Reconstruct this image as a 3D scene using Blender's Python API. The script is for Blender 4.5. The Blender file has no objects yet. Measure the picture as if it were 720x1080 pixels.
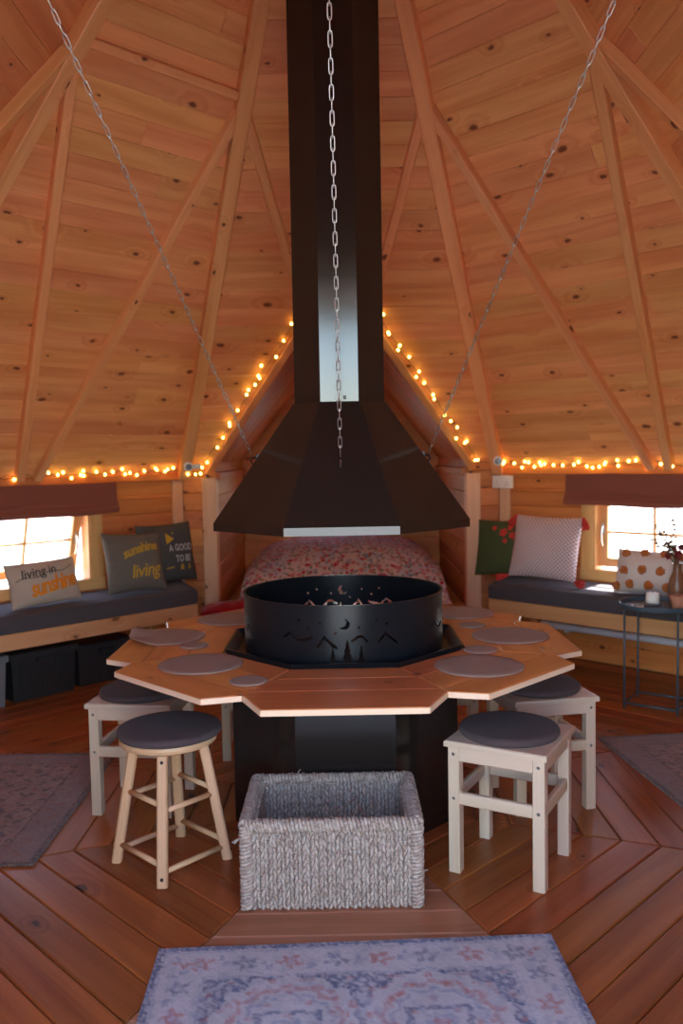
import bpy, math, random
import numpy as np
from mathutils import Vector, Matrix

random.seed(7)
RNG = np.random.default_rng(11)
C = bpy.context.scene.collection
PI = math.pi
T22 = math.tan(PI / 8)

# ------------------------------------------------------------------ sizes of the place
R = 2.98                      # circumradius of the octagonal hut
AP = R * math.cos(PI / 8)     # apothem
HS = R * math.sin(PI / 8)     # half a side
ZP = 1.28                     # wall plate height
SL = 1.223                    # roof rise per metre of apothem
CT = 1 / math.sqrt(1 + SL * SL)
ST = SL * CT
GA, GB = 2.50, 1.25           # alcove gable: z = GA - GB*|x|
AW = 0.90                     # half width of the bed alcove
AY = 4.45                     # back of the alcove
BENCH = 2.25                  # apothem of the bench fronts
BTOP = 0.54
TT = 0.66                     # table top height

# ------------------------------------------------------------------ tiny vector helpers
def V3(*a): return Vector(a)
def kn(k):
    a = k * PI / 4
    return V3(math.sin(a), math.cos(a), 0)
def kt(k):
    a = k * PI / 4
    return V3(math.cos(a), -math.sin(a), 0)
def onk(k, s, a, z): return kt(k) * s + kn(k) * a + V3(0, 0, z)

# ------------------------------------------------------------------ mesh builder
class MB:
    def __init__(self):
        self.v, self.f, self.uv, self.rn = [], [], [], []
    def face(self, idx, uvs=None, rn=(0, 0)):
        self.f.append(tuple(idx))
        self.uv.append(uvs if uvs else [(0, 0)] * len(idx))
        self.rn.append(rn)
    def add(self, p):
        self.v.append((p[0], p[1], p[2])); return len(self.v) - 1

def area(p):
    return 0.5 * sum(p[i][0] * p[(i + 1) % len(p)][1] - p[(i + 1) % len(p)][0] * p[i][1] for i in range(len(p)))
def clip(p, a, b, c):
    """part of the convex polygon with a*x+b*y <= c"""
    out = []
    for i in range(len(p)):
        P, Q = p[i], p[(i + 1) % len(p)]
        dp, dq = a * P[0] + b * P[1] - c, a * Q[0] + b * Q[1] - c
        if dp <= 1e-9: out.append(P)
        if (dp < -1e-9 and dq > 1e-9) or (dp > 1e-9 and dq < -1e-9):
            t = dp / (dp - dq); out.append((P[0] + t * (Q[0] - P[0]), P[1] + t * (Q[1] - P[1])))
    q = []
    for P in out:
        if not q or (abs(P[0] - q[-1][0]) + abs(P[1] - q[-1][1])) > 1e-6: q.append(P)
    if len(q) > 1 and abs(q[0][0] - q[-1][0]) + abs(q[0][1] - q[-1][1]) < 1e-6: q.pop()
    return q if len(q) > 2 and abs(area(q)) > 1e-5 else []
def inset(p, d):
    n, L = len(p), []
    for i in range(n):
        ax, ay = p[i]; bx, by = p[(i + 1) % n]
        dx, dy = bx - ax, by - ay; l = math.hypot(dx, dy)
        if l < 3 * d: return None
        L.append((ax - dy / l * d, ay + dx / l * d, dx / l, dy / l))
    out = []
    for i in range(n):
        x1, y1, a, b = L[i - 1]; x2, y2, c, e = L[i]
        den = a * e - b * c
        if abs(den) < 1e-6: return None
        t = ((x2 - x1) * e - (y2 - y1) * c) / den
        out.append((x1 + a * t, y1 + b * t))
    return out if area(out) > 0 else None
def board(mb, poly, fr, t=0.02, ch=0.003, swap=False, rn=None):
    """a board whose face lies in the frame's xy plane, looking along +ez, body behind it"""
    if len(poly) < 3: return
    if area(poly) < 0: poly = poly[::-1]
    o, ex, ey, ez = fr
    if rn is None: rn = (random.random(), random.random())
    q = inset(poly, ch) if ch > 0 else None
    P = lambda x, y, z: o + ex * x + ey * y + ez * z
    uvf = (lambda x, y, z: (y, x + z)) if swap else (lambda x, y, z: (x, y + z))
    rings = []
    if q: rings.append([(x, y, 0) for x, y in q]); rings.append([(x, y, -ch) for x, y in poly])
    else: rings.append([(x, y, 0) for x, y in poly])
    rings.append([(x, y, -t) for x, y in poly])
    ids = [[mb.add(P(*c)) for c in r] for r in rings]
    n = len(poly)
    mb.face(ids[0], [uvf(*c) for c in rings[0]], rn)
    for a in range(len(rings) - 1):
        for i in range(n):
            j = (i + 1) % n
            mb.face([ids[a][i], ids[a + 1][i], ids[a + 1][j], ids[a][j]],
                    [uvf(*rings[a][i]), uvf(*rings[a + 1][i]), uvf(*rings[a + 1][j]), uvf(*rings[a][j])], rn)
    mb.face(ids[-1][::-1], [uvf(*c) for c in rings[-1]][::-1], rn)
def rect(x0, x1, y0, y1): return [(x0, y0), (x1, y0), (x1, y1), (x0, y1)]
def rect_minus(r, h):
    x0, x1, y0, y1 = r; a, b, c, d = h
    if b <= x0 or a >= x1 or d <= y0 or c >= y1: return [r]
    out = []
    if c > y0: out.append((x0, x1, y0, c))
    if d < y1: out.append((x0, x1, d, y1))
    lo, hi = max(y0, c), min(y1, d)
    if a > x0: out.append((x0, a, lo, hi))
    if b < x1: out.append((b, x1, lo, hi))
    return [q for q in out if (q[1] - q[0]) > 0.004 and (q[3] - q[2]) > 0.004]
def timber(mb, p0, p1, w, h, up=V3(0, 0, 1), ch=0.004, rn=None):
    """a straight timber from p0 to p1, w across, h along `up`"""
    p0, p1 = Vector(p0), Vector(p1)
    d = (p1 - p0); L = d.length; d.normalize()
    sd = d.cross(up).normalized(); u2 = sd.cross(d).normalized()
    a, b = w / 2, h / 2; c = min(ch, a * .9, b * .9)
    prof = [(-a + c, -b), (a - c, -b), (a, -b + c), (a, b - c), (a - c, b), (-a + c, b), (-a, b - c), (-a, -b + c)]
    if rn is None: rn = (random.random(), random.random())
    per = [0]
    for i in range(8):
        q, r_ = prof[i], prof[(i + 1) % 8]; per.append(per[-1] + math.hypot(q[0] - r_[0], q[1] - r_[1]))
    A = [mb.add(p0 + sd * x + u2 * y) for x, y in prof]; B = [mb.add(p1 + sd * x + u2 * y) for x, y in prof]
    for i in range(8):
        j = (i + 1) % 8
        mb.face([A[i], A[j], B[j], B[i]], [(0, per[i]), (0, per[i + 1]), (L, per[i + 1]), (L, per[i])], rn)
    mb.face(A[::-1], [(x, y) for x, y in prof][::-1], rn); mb.face(B, [(x, y) for x, y in prof], rn)
def box(mb, c, s, ch=0.004, rn=None):
    c = Vector(c); 
    i = max(range(3), key=lambda q: s[q])
    d = [V3(1, 0, 0), V3(0, 1, 0), V3(0, 0, 1)]
    up = 2 if i != 2 else 1
    w = [q for q in range(3) if q not in (i, up)][0]
    timber(mb, c - d[i] * s[i] / 2, c + d[i] * s[i] / 2, s[w], s[up], d[up], ch, rn)
def tube(mb, pts, r, n=8, closed=False, caps=True, up=None):
    pts = [Vector(p) for p in pts]; m = len(pts)
    rs = r if isinstance(r, (list, tuple)) else [r] * m
    rings = []; prev = None; ln = 0
    for i in range(m):
        a = pts[i - 1] if (i > 0 or closed) else pts[i]
        b = pts[(i + 1) % m] if (i < m - 1 or closed) else pts[i]
        d = (b - a)
        d = d.normalized() if d.length > 1e-9 else V3(0, 0, 1)
        if prev is None:
            ref = up or (V3(0, 0, 1) if abs(d.z) < .9 else V3(1, 0, 0))
            prev = (ref - d * ref.dot(d)).normalized()
        else:
            prev = (prev - d * prev.dot(d)).normalized()
        s = d.cross(prev)
        if i: ln += (pts[i] - pts[i - 1]).length
        rings.append(([mb.add(pts[i] + (prev * math.cos(2 * PI * k / n) + s * math.sin(2 * PI * k / n)) * rs[i]) for k in range(n)], ln))
    rn = (random.random(), random.random())
    for i in range(m if closed else m - 1):
        (A, la), (B, lb) = rings[i], rings[(i + 1) % m]
        for k in range(n):
            j = (k + 1) % n
            c = 2 * PI * rs[i] / n
            mb.face([A[k], A[j], B[j], B[k]], [(la, k * c), (la, k * c + c), (lb, k * c + c), (lb, k * c)], rn)
    if caps and not closed:
        mb.face(rings[0][0][::-1], None, rn); mb.face(rings[-1][0], None, rn)
def lathe(mb, prof, n=48, c=(0, 0, 0), closed=False, uvscale=1.0):
    """profile of (radius, z) turned about the vertical through c"""
    rn = (random.random(), random.random())
    rings = []
    for r, z in prof:
        if r < 1e-6: rings.append([mb.add((c[0], c[1], c[2] + z))])
        else: rings.append([mb.add((c[0] + r * math.cos(2 * PI * k / n), c[1] + r * math.sin(2 * PI * k / n), c[2] + z)) for k in range(n)])
    m = len(rings)
    def uv(i): return (mb.v[i][0] - c[0], mb.v[i][1] - c[1] + mb.v[i][2] - c[2])
    for i in range(m if closed else m - 1):
        A, B = rings[i], rings[(i + 1) % m]
        for k in range(n):
            j = (k + 1) % n
            if len(A) == 1 and len(B) == 1: continue
            if len(A) == 1: f = [A[0], B[j], B[k]]
            elif len(B) == 1: f = [A[k], A[j], B[0]]
            else: f = [A[k], A[j], B[j], B[k]]
            mb.face(f, [uv(q) for q in f], rn)
def ngon_stack(mb, rings, cap0=True, cap1=True):
    ids = [[mb.add(p) for p in r] for r in rings]; n = len(ids[0])
    rn = (random.random(), random.random())
    for a in range(len(ids) - 1):
        for i in range(n):
            j = (i + 1) % n; mb.face([ids[a][i], ids[a][j], ids[a + 1][j], ids[a + 1][i]], None, rn)
    if cap0: mb.face(ids[0][::-1], None, rn)
    if cap1: mb.face(ids[-1], None, rn)
def octo(a, z, c=(0, 0)):
    r = a / math.cos(PI / 8)
    return [(c[0] + r * math.cos(PI / 8 + i * PI / 4), c[1] + r * math.sin(PI / 8 + i * PI / 4), z) for i in range(8)]

def octo_plan(a):
    return [(x, y) for x, y, z in octo(a, 0)]
# ------------------------------------------------------------------ objects
def wloc(o):
    p = V3(0, 0, 0)
    while o is not None:
        p += o.location; o = o.parent
    return p
def obj(name, mb, m, parent=None, smooth=False, col=None):
    me = bpy.data.meshes.new(name)
    off = wloc(parent) if parent is not None else V3(0, 0, 0)
    me.from_pydata([(x - off.x, y - off.y, z - off.z) for x, y, z in mb.v], [], mb.f)
    uvl = me.uv_layers.new(name='UVMap'); rnl = me.uv_layers.new(name='rnd')
    flat = np.array([c for u in mb.uv for c in u], dtype=np.float32).ravel()
    rnd = np.array([r for u, r in zip(mb.uv, mb.rn) for _ in u], dtype=np.float32).ravel()
    uvl.data.foreach_set('uv', flat); rnl.data.foreach_set('uv', rnd)
    if col is not None:
        at = me.color_attributes.new('Col', 'FLOAT_COLOR', 'POINT')
        at.data.foreach_set('color', np.c_[col, np.ones(len(col))].astype(np.float32).ravel())
    me.materials.append(m)
    if smooth:
        me.polygons.foreach_set('use_smooth', [True] * len(me.polygons))
        if smooth != 'all':
            try: me.set_sharp_from_angle(angle=math.radians(smooth if smooth is not True else 40))
            except Exception: pass
    me.update()
    o = bpy.data.objects.new(name, me); C.objects.link(o)
    if parent is not None: o.parent = parent
    return o
def tag(o, label, cat, group=None):
    o['label'] = label; o['category'] = cat
    if group: o['group'] = group
    return o
def thing(name, label, cat, loc=(0, 0, 0), group=None):
    o = bpy.data.objects.new(name, None); C.objects.link(o)
    o.empty_display_size = 0.1; o.location = loc
    return tag(o, label, cat, group)
def struct(name, mb, m, parent=None, **kw):
    o = obj(name, mb, m, parent, **kw)
    if parent is None: o['kind'] = 'structure'
    return o
def dup(root, loc, rz, label=None, group=None):
    def cp(o, par):
        c = o.copy(); C.objects.link(c); c.parent = par
        for ch in list(o.children): cp(ch, c)
        return c
    r = cp(root, None); r.location = loc; r.rotation_euler = (0, 0, rz)
    if label: r['label'] = label
    if group: r['group'] = group
    return r

# ------------------------------------------------------------------ materials
def new_mat(name):
    m = bpy.data.materials.new(name); m.use_nodes = True
    nt = m.node_tree; nt.nodes.clear()
    out = nt.nodes.new('ShaderNodeOutputMaterial'); b = nt.nodes.new('ShaderNodeBsdfPrincipled')
    nt.links.new(b.outputs[0], out.inputs[0])
    return m, nt, b
class N:
    def __init__(self, nt): self.nt = nt
    def node(self, t, **kw):
        n = self.nt.nodes.new(t)
        for k, v in kw.items(): setattr(n, k, v)
        return n
    def link(self, a, b): self.nt.links.new(a, b)
    def sock(self, s, v):
        if hasattr(v, 'is_output') or isinstance(v, bpy.types.NodeSocket): self.link(v, s)
        else: s.default_value = v
    def math(self, op, a, b=0.0, c=None):
        n = self.node('ShaderNodeMath', operation=op)
        self.sock(n.inputs[0], a); self.sock(n.inputs[1], b)
        if c is not None: self.sock(n.inputs[2], c)
        return n.outputs[0]
    def comb(self, x, y, z=0.0):
        n = self.node('ShaderNodeCombineXYZ')
        for i, q in enumerate((x, y, z)): self.sock(n.inputs[i], q)
        return n.outputs[0]
    def mul(self, v, s):
        n = self.node('ShaderNodeVectorMath', operation='MULTIPLY'); self.link(v, n.inputs[0]); n.inputs[1].default_value = s
        return n.outputs[0]
    def noise(self, vec, scale=1, detail=2, rough=.5, dist=0, color=False):
        n = self.node('ShaderNodeTexNoise'); self.link(vec, n.inputs['Vector'])
        n.inputs['Scale'].default_value = scale; n.inputs['Detail'].default_value = detail
        n.inputs['Roughness'].default_value = rough; n.inputs['Distortion'].default_value = dist
        return n.outputs['Color' if color else 'Fac']
    def ramp(self, f, a, b):
        n = self.node('ShaderNodeMapRange', interpolation_type='SMOOTHSTEP'); self.sock(n.inputs[0], f)
        n.inputs[1].default_value = a; n.inputs[2].default_value = b
        return n.outputs[0]
    def mix(self, f, a, b, mode='MIX'):
        n = self.node('ShaderNodeMix', data_type='RGBA', blend_type=mode)
        self.sock(n.inputs[0], f)
        for s, v in ((n.inputs[6], a), (n.inputs[7], b)):
            if isinstance(v, tuple): s.default_value = (*v, 1)
            else: self.link(v, s)
        return n.outputs[2]
    def bump(self, h, strength, dist):
        n = self.node('ShaderNodeBump'); n.inputs['Strength'].default_value = strength
        n.inputs['Distance'].default_value = dist; self.link(h, n.inputs['Height'])
        return n.outputs[0]
def wood(name, base, dark, knot, rough=.5, var=.3, knots=.5, spec=.4, ring=34.0, wear=None):
    m, nt, b = new_mat(name); g = N(nt)
    uv = g.node('ShaderNodeUVMap', uv_map='UVMap').outputs[0]; rn = g.node('ShaderNodeUVMap', uv_map='rnd').outputs[0]
    s = g.node('ShaderNodeSeparateXYZ'); g.link(uv, s.inputs[0]); r = g.node('ShaderNodeSeparateXYZ'); g.link(rn, r.inputs[0])
    u = g.math('MULTIPLY_ADD', r.outputs[0], 31.7, s.outputs[0]); v = g.math('MULTIPLY_ADD', r.outputs[1], 17.3, s.outputs[1])
    vec = g.comb(u, v, 0.0)
    vo = g.node('ShaderNodeTexVoronoi', voronoi_dimensions='2D', feature='F1')
    kw_ = g.node('ShaderNodeVectorMath', operation='MULTIPLY_ADD'); g.link(g.noise(vec, 22, 2, color=True), kw_.inputs[0]); kw_.inputs[1].default_value = (.10, .10, 0); g.link(g.mul(vec, (3.1, 5.4, 1)), kw_.inputs[2]); g.link(kw_.outputs[0], vo.inputs['Vector']); vo.inputs['Scale'].default_value = 1.0
    vc = g.node('ShaderNodeSeparateColor'); g.link(vo.outputs['Color'], vc.inputs[0])
    has = g.math('GREATER_THAN', vc.outputs[0], 1 - knots)
    rad = g.math('MULTIPLY_ADD', vc.outputs[1], .065, .026)
    dn = g.math('DIVIDE', vo.outputs['Distance'], rad)
    km = g.math('MULTIPLY', g.ramp(dn, 1.25, .55), has)
    halo = g.math('MULTIPLY', g.ramp(dn, 5.0, .8), has)
    n1 = g.noise(g.mul(vec, (.55, 5.0, 1)), 1.6, 2)
    w = g.math('MULTIPLY_ADD', v, ring * 2 * PI / 6.28, g.math('MULTIPLY', n1, 17.0))
    w = g.math('MULTIPLY_ADD', halo, 9.0, w)
    g1 = g.math('MULTIPLY_ADD', g.math('SINE', w), .5, .5)
    g2 = g.noise(g.mul(vec, (2.2, 110.0, 1)), 1.0, 3)
    g3 = g.noise(g.mul(vec, (.8, 9.0, 1)), 1.0, 2)
    f = g.math('MULTIPLY', g1, .34)
    f = g.math('MULTIPLY_ADD', g.ramp(g2, .25, .75), .30, f)
    f = g.math('MULTIPLY_ADD', g.ramp(g3, .35, .70), .50, f)
    f = g.math('MULTIPLY_ADD', halo, .25, f)
    c = g.mix(g.math('MINIMUM', f, 1.0), base, dark)
    hs = g.node('ShaderNodeHueSaturation')
    g.link(c, hs.inputs['Color'])
    g.link(g.math('MULTIPLY_ADD', r.outputs[0], var, 1 - var * .6), hs.inputs['Value'])
    g.link(g.math('MULTIPLY_ADD', r.outputs[1], .018, .491), hs.inputs['Hue'])
    c = g.mix(km, hs.outputs[0], knot)
    g.link(c, b.inputs['Base Color'])
    g.sock(b.inputs['Roughness'], g.math('MULTIPLY_ADD', g3, .18, rough - .08))
    b.inputs['Specular IOR Level'].default_value = spec
    g.link(g.bump(g.math('MULTIPLY_ADD', g2, .6, g.math('MULTIPLY', g1, .25)), .25, .002), b.inputs['Normal'])
    return m
def plain(name, col, rough=.5, metal=0.0, spec=.5, noise=0.0, nscale=40, bump=0.0, bscale=300, sheen=0.0):
    m, nt, b = new_mat(name); g = N(nt)
    b.inputs['Roughness'].default_value = rough; b.inputs['Metallic'].default_value = metal
    b.inputs['Specular IOR Level'].default_value = spec
    tc = g.node('ShaderNodeTexCoord').outputs['Object']
    n = g.noise(tc, nscale, 3)
    k = noise
    g.link(g.mix(n, tuple(x * (1 - k) for x in col), tuple(min(1, x * (1 + k)) for x in col)), b.inputs['Base Color'])
    if bump: g.link(g.bump(g.noise(tc, bscale, 2), bump, .002), b.inputs['Normal'])
    if sheen: b.inputs['Sheen Weight'].default_value = sheen
    return m
def attr_mat(name, rough=.9, bump=.4, bscale=500, sheen=.2):
    m, nt, b = new_mat(name); g = N(nt)
    a = g.node('ShaderNodeVertexColor', layer_name='Col')
    tc = g.node('ShaderNodeTexCoord').outputs['Object']
    n = g.noise(tc, bscale * .5, 2)
    g.link(g.mix(g.math('MULTIPLY', n, .25), a.outputs[0], (0.25, 0.22, 0.22), 'MULTIPLY'), b.inputs['Base Color'])
    b.inputs['Roughness'].default_value = rough; b.inputs['Specular IOR Level'].default_value = .15
    b.inputs['Sheen Weight'].default_value = sheen
    g.link(g.bump(g.noise(tc, bscale, 2), bump, .003), b.inputs['Normal'])
    return m

M = {}
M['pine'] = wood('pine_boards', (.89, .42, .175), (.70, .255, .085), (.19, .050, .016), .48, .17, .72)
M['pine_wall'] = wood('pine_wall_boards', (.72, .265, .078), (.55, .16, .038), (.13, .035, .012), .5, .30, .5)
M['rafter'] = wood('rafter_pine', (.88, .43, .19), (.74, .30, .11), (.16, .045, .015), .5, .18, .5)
M['post'] = wood('pale_pine_post', (.86, .56, .35), (.74, .42, .23), (.24, .09, .03), .5, .12, .6)
M['floor'] = wood('stained_floor', (.47, .138, .037), (.26, .064, .017), (.06, .016, .007), .36, .40, .4, .28)
M['floorwornsheen'] = wood('worn_sheen_entrance_floor', (.47, .205, .105), (.31, .115, .05), (.12, .035, .015), .34, .22, .5, .4)  # paler front boards: sheen from the door put into the colour, with some wear
M['table'] = wood('table_pine', (.66, .235, .090), (.50, .150, .048), (.22, .045, .018), .32, .16, .4, .5)
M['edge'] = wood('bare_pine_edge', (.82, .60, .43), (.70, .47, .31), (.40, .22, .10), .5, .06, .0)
M['stool'] = wood('stool_pine', (.63, .48, .365), (.54, .39, .28), (.36, .20, .09), .5, .08, .12)
M['round'] = wood('beech', (.66, .405, .23), (.55, .31, .16), (.30, .16, .08), .45, .08, .0)
M['bench'] = wood('bench_pine', (.72, .40, .185), (.56, .27, .10), (.20, .07, .025), .5, .15, .6)
M['win'] = wood('window_pine', (.76, .44, .18), (.62, .31, .11), (.25, .10, .03), .42, .1, .15)
M['steel'] = plain('black_steel', (.014, .010, .009), .16, 0, .6, .15, 12)
M['ring'] = plain('black_ring_steel', (.010, .011, .014), .30, 0, .22, .2, 12, .04, 120)
M['zinc'] = plain('zinc_chain', (.60, .585, .55), .30, 1.0, .5)
M['iron'] = plain('dark_iron', (.05, .045, .045), .4, .8)
M['screw'] = plain('screw_steel', (.28, .26, .25), .35, 1.0)
M['felt'] = plain('grey_felt', (.078, .054, .056), .95, 0, .1, .25, 260, .5, 700, .06)
M['mat'] = plain('grey_placemat', (.36, .240, .195), .75, 0, .25, .12, 160, .3, 500)
M['grey'] = plain('grey_upholstery', (.080, .070, .076), .95, 0, .1, .15, 240, .4, 600, .08)
M['blind'] = plain('mauve_blind', (.25, .082, .056), .9, 0, .1, .12, 200, .3, 500)
M['white'] = plain('white_plastic', (.80, .79, .77), .35)
M['lens'] = plain('lens_grey', (.20, .22, .25), .2)
M['crate'] = plain('black_crate', (.02, .02, .022), .45)
M['crategrey'] = plain('grey_bin', (.16, .15, .16), .5)
M['tray'] = plain('bluegrey_metal', (.06, .095, .12), .38, 0, .5)
M['heater'] = plain('pale_enamel', (.66, .68, .74), .35)
M['red'] = plain('red_fleece', (.36, .012, .018), .95, 0, .1, .2, 150, .5, 400, .4)
M['green'] = plain('green_cotton', (.075, .095, .04), .95, 0, .1, .25, 60, .4, 500)
M['greycot'] = plain('grey_green_cotton', (.15, .13, .11), .95, 0, .1, .2, 60, .4, 500)
M['darkcot'] = plain('charcoal_cotton', (.085, .085, .085), .95, 0, .1, .2, 60, .4, 500)
M['linen'] = plain('beige_linen', (.50, .40, .32), .95, 0, .1, .12, 180, .5, 500)
M['cream'] = plain('cream_cotton', (.70, .60, .54), .95, 0, .1, .1, 180, .5, 500)
M['yellowprint'] = plain('yellow_print', (.55, .33, .035), .9, 0, .1)
M['orangeprint'] = plain('orange_print', (.72, .24, .02), .9, 0, .1)
M['blackprint'] = plain('black_print', (.05, .035, .03), .9, 0, .1)
M['whiteprint'] = plain('white_print', (.62, .62, .62), .9, 0, .1)
M['tassel'] = plain('red_tassel', (.62, .055, .045), .95, 0, .1, .3, 200, .5, 300)
M['pompom'] = plain('rust_pompom', (.52, .15, .03), 1, 0, .05, .4, 220, .8, 300, .3)
M['wax'] = plain('white_wax', (.85, .82, .75), .5)
M['terracotta'] = plain('terracotta', (.52, .22, .13), .8, 0, .3, .15, 60)
M['vase'] = plain('brown_glaze', (.20, .09, .045), .35)
M['petal'] = plain('dark_red_petal', (.26, .02, .03), .8, 0, .2, .4, 80)
M['twig'] = plain('twig', (.13, .075, .03), .8)
M['leafm'] = plain('dry_leaf', (.14, .06, .02), .7, 0, .2, .4, 60)
M['paper'] = plain('paper', (.80, .79, .76), .6)
M['ink'] = plain('ink', (.16, .16, .18), .6)
M['ash'] = plain('ash', (.09, .085, .08), .95, 0, .1, .5, 40, .8, 90)
M['wire'] = plain('light_wire', (.10, .08, .05), .6)
M['mattress'] = plain('cream_mattress', (.6, .5, .42), .95, 0, .1)
M['rug'] = attr_mat('rug_weave')
M['cloth'] = attr_mat('printed_cloth', .95, .3, 400, .1)
M['grass'] = plain('pale_gravel', (.34, .345, .33), .95, 0, .1, .3, 3, .6, 40)
M['shingle'] = plain('roof_shingle', (.05, .05, .055), .9)

# knitted cover
def knit_mat():
    m, nt, b = new_mat('pink_knit'); g = N(nt)
    uv = g.node('ShaderNodeUVMap', uv_map='UVMap').outputs[0]
    s = g.node('ShaderNodeSeparateXYZ'); g.link(uv, s.inputs[0])
    a = g.math('SINE', g.math('MULTIPLY', s.outputs[0], 250.0)); c = g.math('SINE', g.math('MULTIPLY', s.outputs[1], 250.0))
    h = g.math('MULTIPLY_ADD', g.math('MULTIPLY', a, c), .5, .5)
    g.link(g.mix(g.ramp(h, .2, .6), (.40, .27, .27), (.72, .56, .55)), b.inputs['Base Color'])
    b.inputs['Roughness'].default_value = .95; b.inputs['Specular IOR Level'].default_value = .1
    g.link(g.bump(h, .8, .006), b.inputs['Normal'])
    return m
M['knit'] = knit_mat()
def floral_mat():
    m, nt, b = new_mat('floral_duvet'); g = N(nt)
    tc = g.node('ShaderNodeTexCoord').outputs['Object']
    warp = g.noise(tc, 18, 2, color=True)
    ad = g.node('ShaderNodeVectorMath', operation='MULTIPLY_ADD'); g.link(warp, ad.inputs[0]); ad.inputs[1].default_value = (.035,) * 3; g.link(tc, ad.inputs[2])
    c = g.mix(g.ramp(g.noise(tc, 7, 2), .4, .6), (.82, .68, .66), (.68, .66, .72))
    def spots(scale, thr, col, c, seed):
        o = g.node('ShaderNodeVectorMath', operation='ADD'); g.link(ad.outputs[0], o.inputs[0]); o.inputs[1].default_value = seed
        v = g.node('ShaderNodeTexVoronoi', feature='F1'); g.link(o.outputs[0], v.inputs['Vector']); v.inputs['Scale'].default_value = scale
        cc = g.node('ShaderNodeSeparateColor'); g.link(v.outputs['Color'], cc.inputs[0])
        k = g.math('MULTIPLY', g.ramp(v.outputs['Distance'], thr, thr * .75), g.math('GREATER_THAN', cc.outputs[0], .25))
        return g.mix(k, c, col)
    c = spots(30, .40, (.20, .26, .17), c, (3, 1, 7))
    c = spots(24, .36, (.28, .36, .50), c, (8, 5, 2))
    c = spots(19, .40, (.66, .24, .26), c, (0, 0, 0))
    c = spots(17, .29, (.58, .03, .06), c, (5, 9, 4))
    c = spots(26, .24, (.62, .36, .12), c, (15, 2, 4))
    g.link(c, b.inputs['Base Color']); b.inputs['Roughness'].default_value = .95; b.inputs['Specular IOR Level'].default_value = .1
    return m
M['floral'] = floral_mat()
def seagrass_mat():
    m, nt, b = new_mat('seagrass'); g = N(nt)
    tc = g.node('ShaderNodeTexCoord').outputs['Object']
    n1 = g.noise(g.mul(tc, (1, 1, 1)), 70, 3); n2 = g.noise(tc, 320, 2)
    c = g.mix(g.ramp(n1, .35, .68), (.235, .160, .125), (.46, .36, .30))
    c = g.mix(g.ramp(n2, .45, .7), c, (.57, .475, .42))
    g.link(c, b.inputs['Base Color']); b.inputs['Roughness'].default_value = .8; b.inputs['Specular IOR Level'].default_value = .25
    g.link(g.bump(n2, .5, .003), b.inputs['Normal'])
    return m
M['seagrass'] = seagrass_mat()
def glass_mat():
    m = bpy.data.materials.new('window_glass'); m.use_nodes = True; nt = m.node_tree; nt.nodes.clear()
    out = nt.nodes.new('ShaderNodeOutputMaterial'); mx = nt.nodes.new('ShaderNodeMixShader')
    t = nt.nodes.new('ShaderNodeBsdfTransparent'); gl = nt.nodes.new('ShaderNodeBsdfGlossy'); gl.inputs['Roughness'].default_value = .02
    t.inputs[0].default_value = (.96, .98, .97, 1); mx.inputs[0].default_value = .06
    nt.links.new(t.outputs[0], mx.inputs[1]); nt.links.new(gl.outputs[0], mx.inputs[2]); nt.links.new(mx.outputs[0], out.inputs[0])
    return m
M['glass'] = glass_mat()
def bulb_mat():
    m, nt, b = new_mat('bulb_glow')
    b.inputs['Base Color'].default_value = (1, .8, .4, 1)
    b.inputs['Emission Color'].default_value = (1, .68, .12, 1); b.inputs['Emission Strength'].default_value = BULB
    return m
BULB = 2.1
M['bulb'] = bulb_mat()

# ================================================================== SETTING
def rdiff(mb, x0, x1, y0, y1, holes, fr, t=.02, ch=.004):
    rs = [(x0, x1, y0, y1)]
    for h in holes: rs = [q for r_ in rs for q in rect_minus(r_, h)]
    for r_ in rs: board(mb, rect(*r_), fr, t, ch)
SIDE = {-3: 'front_left', -2: 'left', -1: 'back_left', 0: 'back', 1: 'back_right', 2: 'right', 3: 'front_right', 4: 'front'}
WO, WZ0, WZ1 = 0.40, 0.615, 1.13     # window opening: half width, bottom, top
BWO, BZ0, BZ1 = 0.27, 1.00, 1.38      # unseen window added in the alcove back to light it
DW, DH = 0.75, 2.35                  # doorway half width, height
# ---- walls
for k in range(-3, 5):
    mb = MB(); fr = (onk(k, 0, AP, 0), kt(k), V3(0, 0, 1), -kn(k))
    holes = []
    if k in (-1, 1): holes = [(-WO, WO, WZ0, WZ1)]
    if k == 0: holes = [(-.93, .93, -1, 3)]
    if k == 4: holes = [(-DW, DW, -1, 3)]
    nb = 10; h = ZP / nb
    for i in range(nb):
        # courses are made of one or two lengths
        cuts = [-HS, HS]
        if k != 0: cuts = [-HS, random.uniform(-.7, .7), HS]
        for a, b_ in zip(cuts[:-1], cuts[1:]):
            rdiff(mb, a, b_, i * h, (i + 1) * h, holes, fr, .045, .006)
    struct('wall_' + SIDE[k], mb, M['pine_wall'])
# ---- outer skin so that no daylight leaks between the boards
mb = MB()
for k in range(-3, 5):
    fr = (onk(k, 0, AP + .05, 0), kt(k), V3(0, 0, 1), -kn(k)); hs = HS + .02
    rs = [(-hs, hs, -.2, ZP)]
    holes = [(-WO, WO, WZ0, WZ1)] if k in (-1, 1) else ([(-.93, .93, -1, 3)] if k == 0 else ([(-DW, DW, -1, 3)] if k == 4 else []))
    for hh in holes: rs = [q for r_ in rs for q in rect_minus(r_, hh)]
    for r_ in rs: board(mb, rect(*r_), fr, .02, 0)
struct('wall_outside', mb, M['shingle'])
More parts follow.
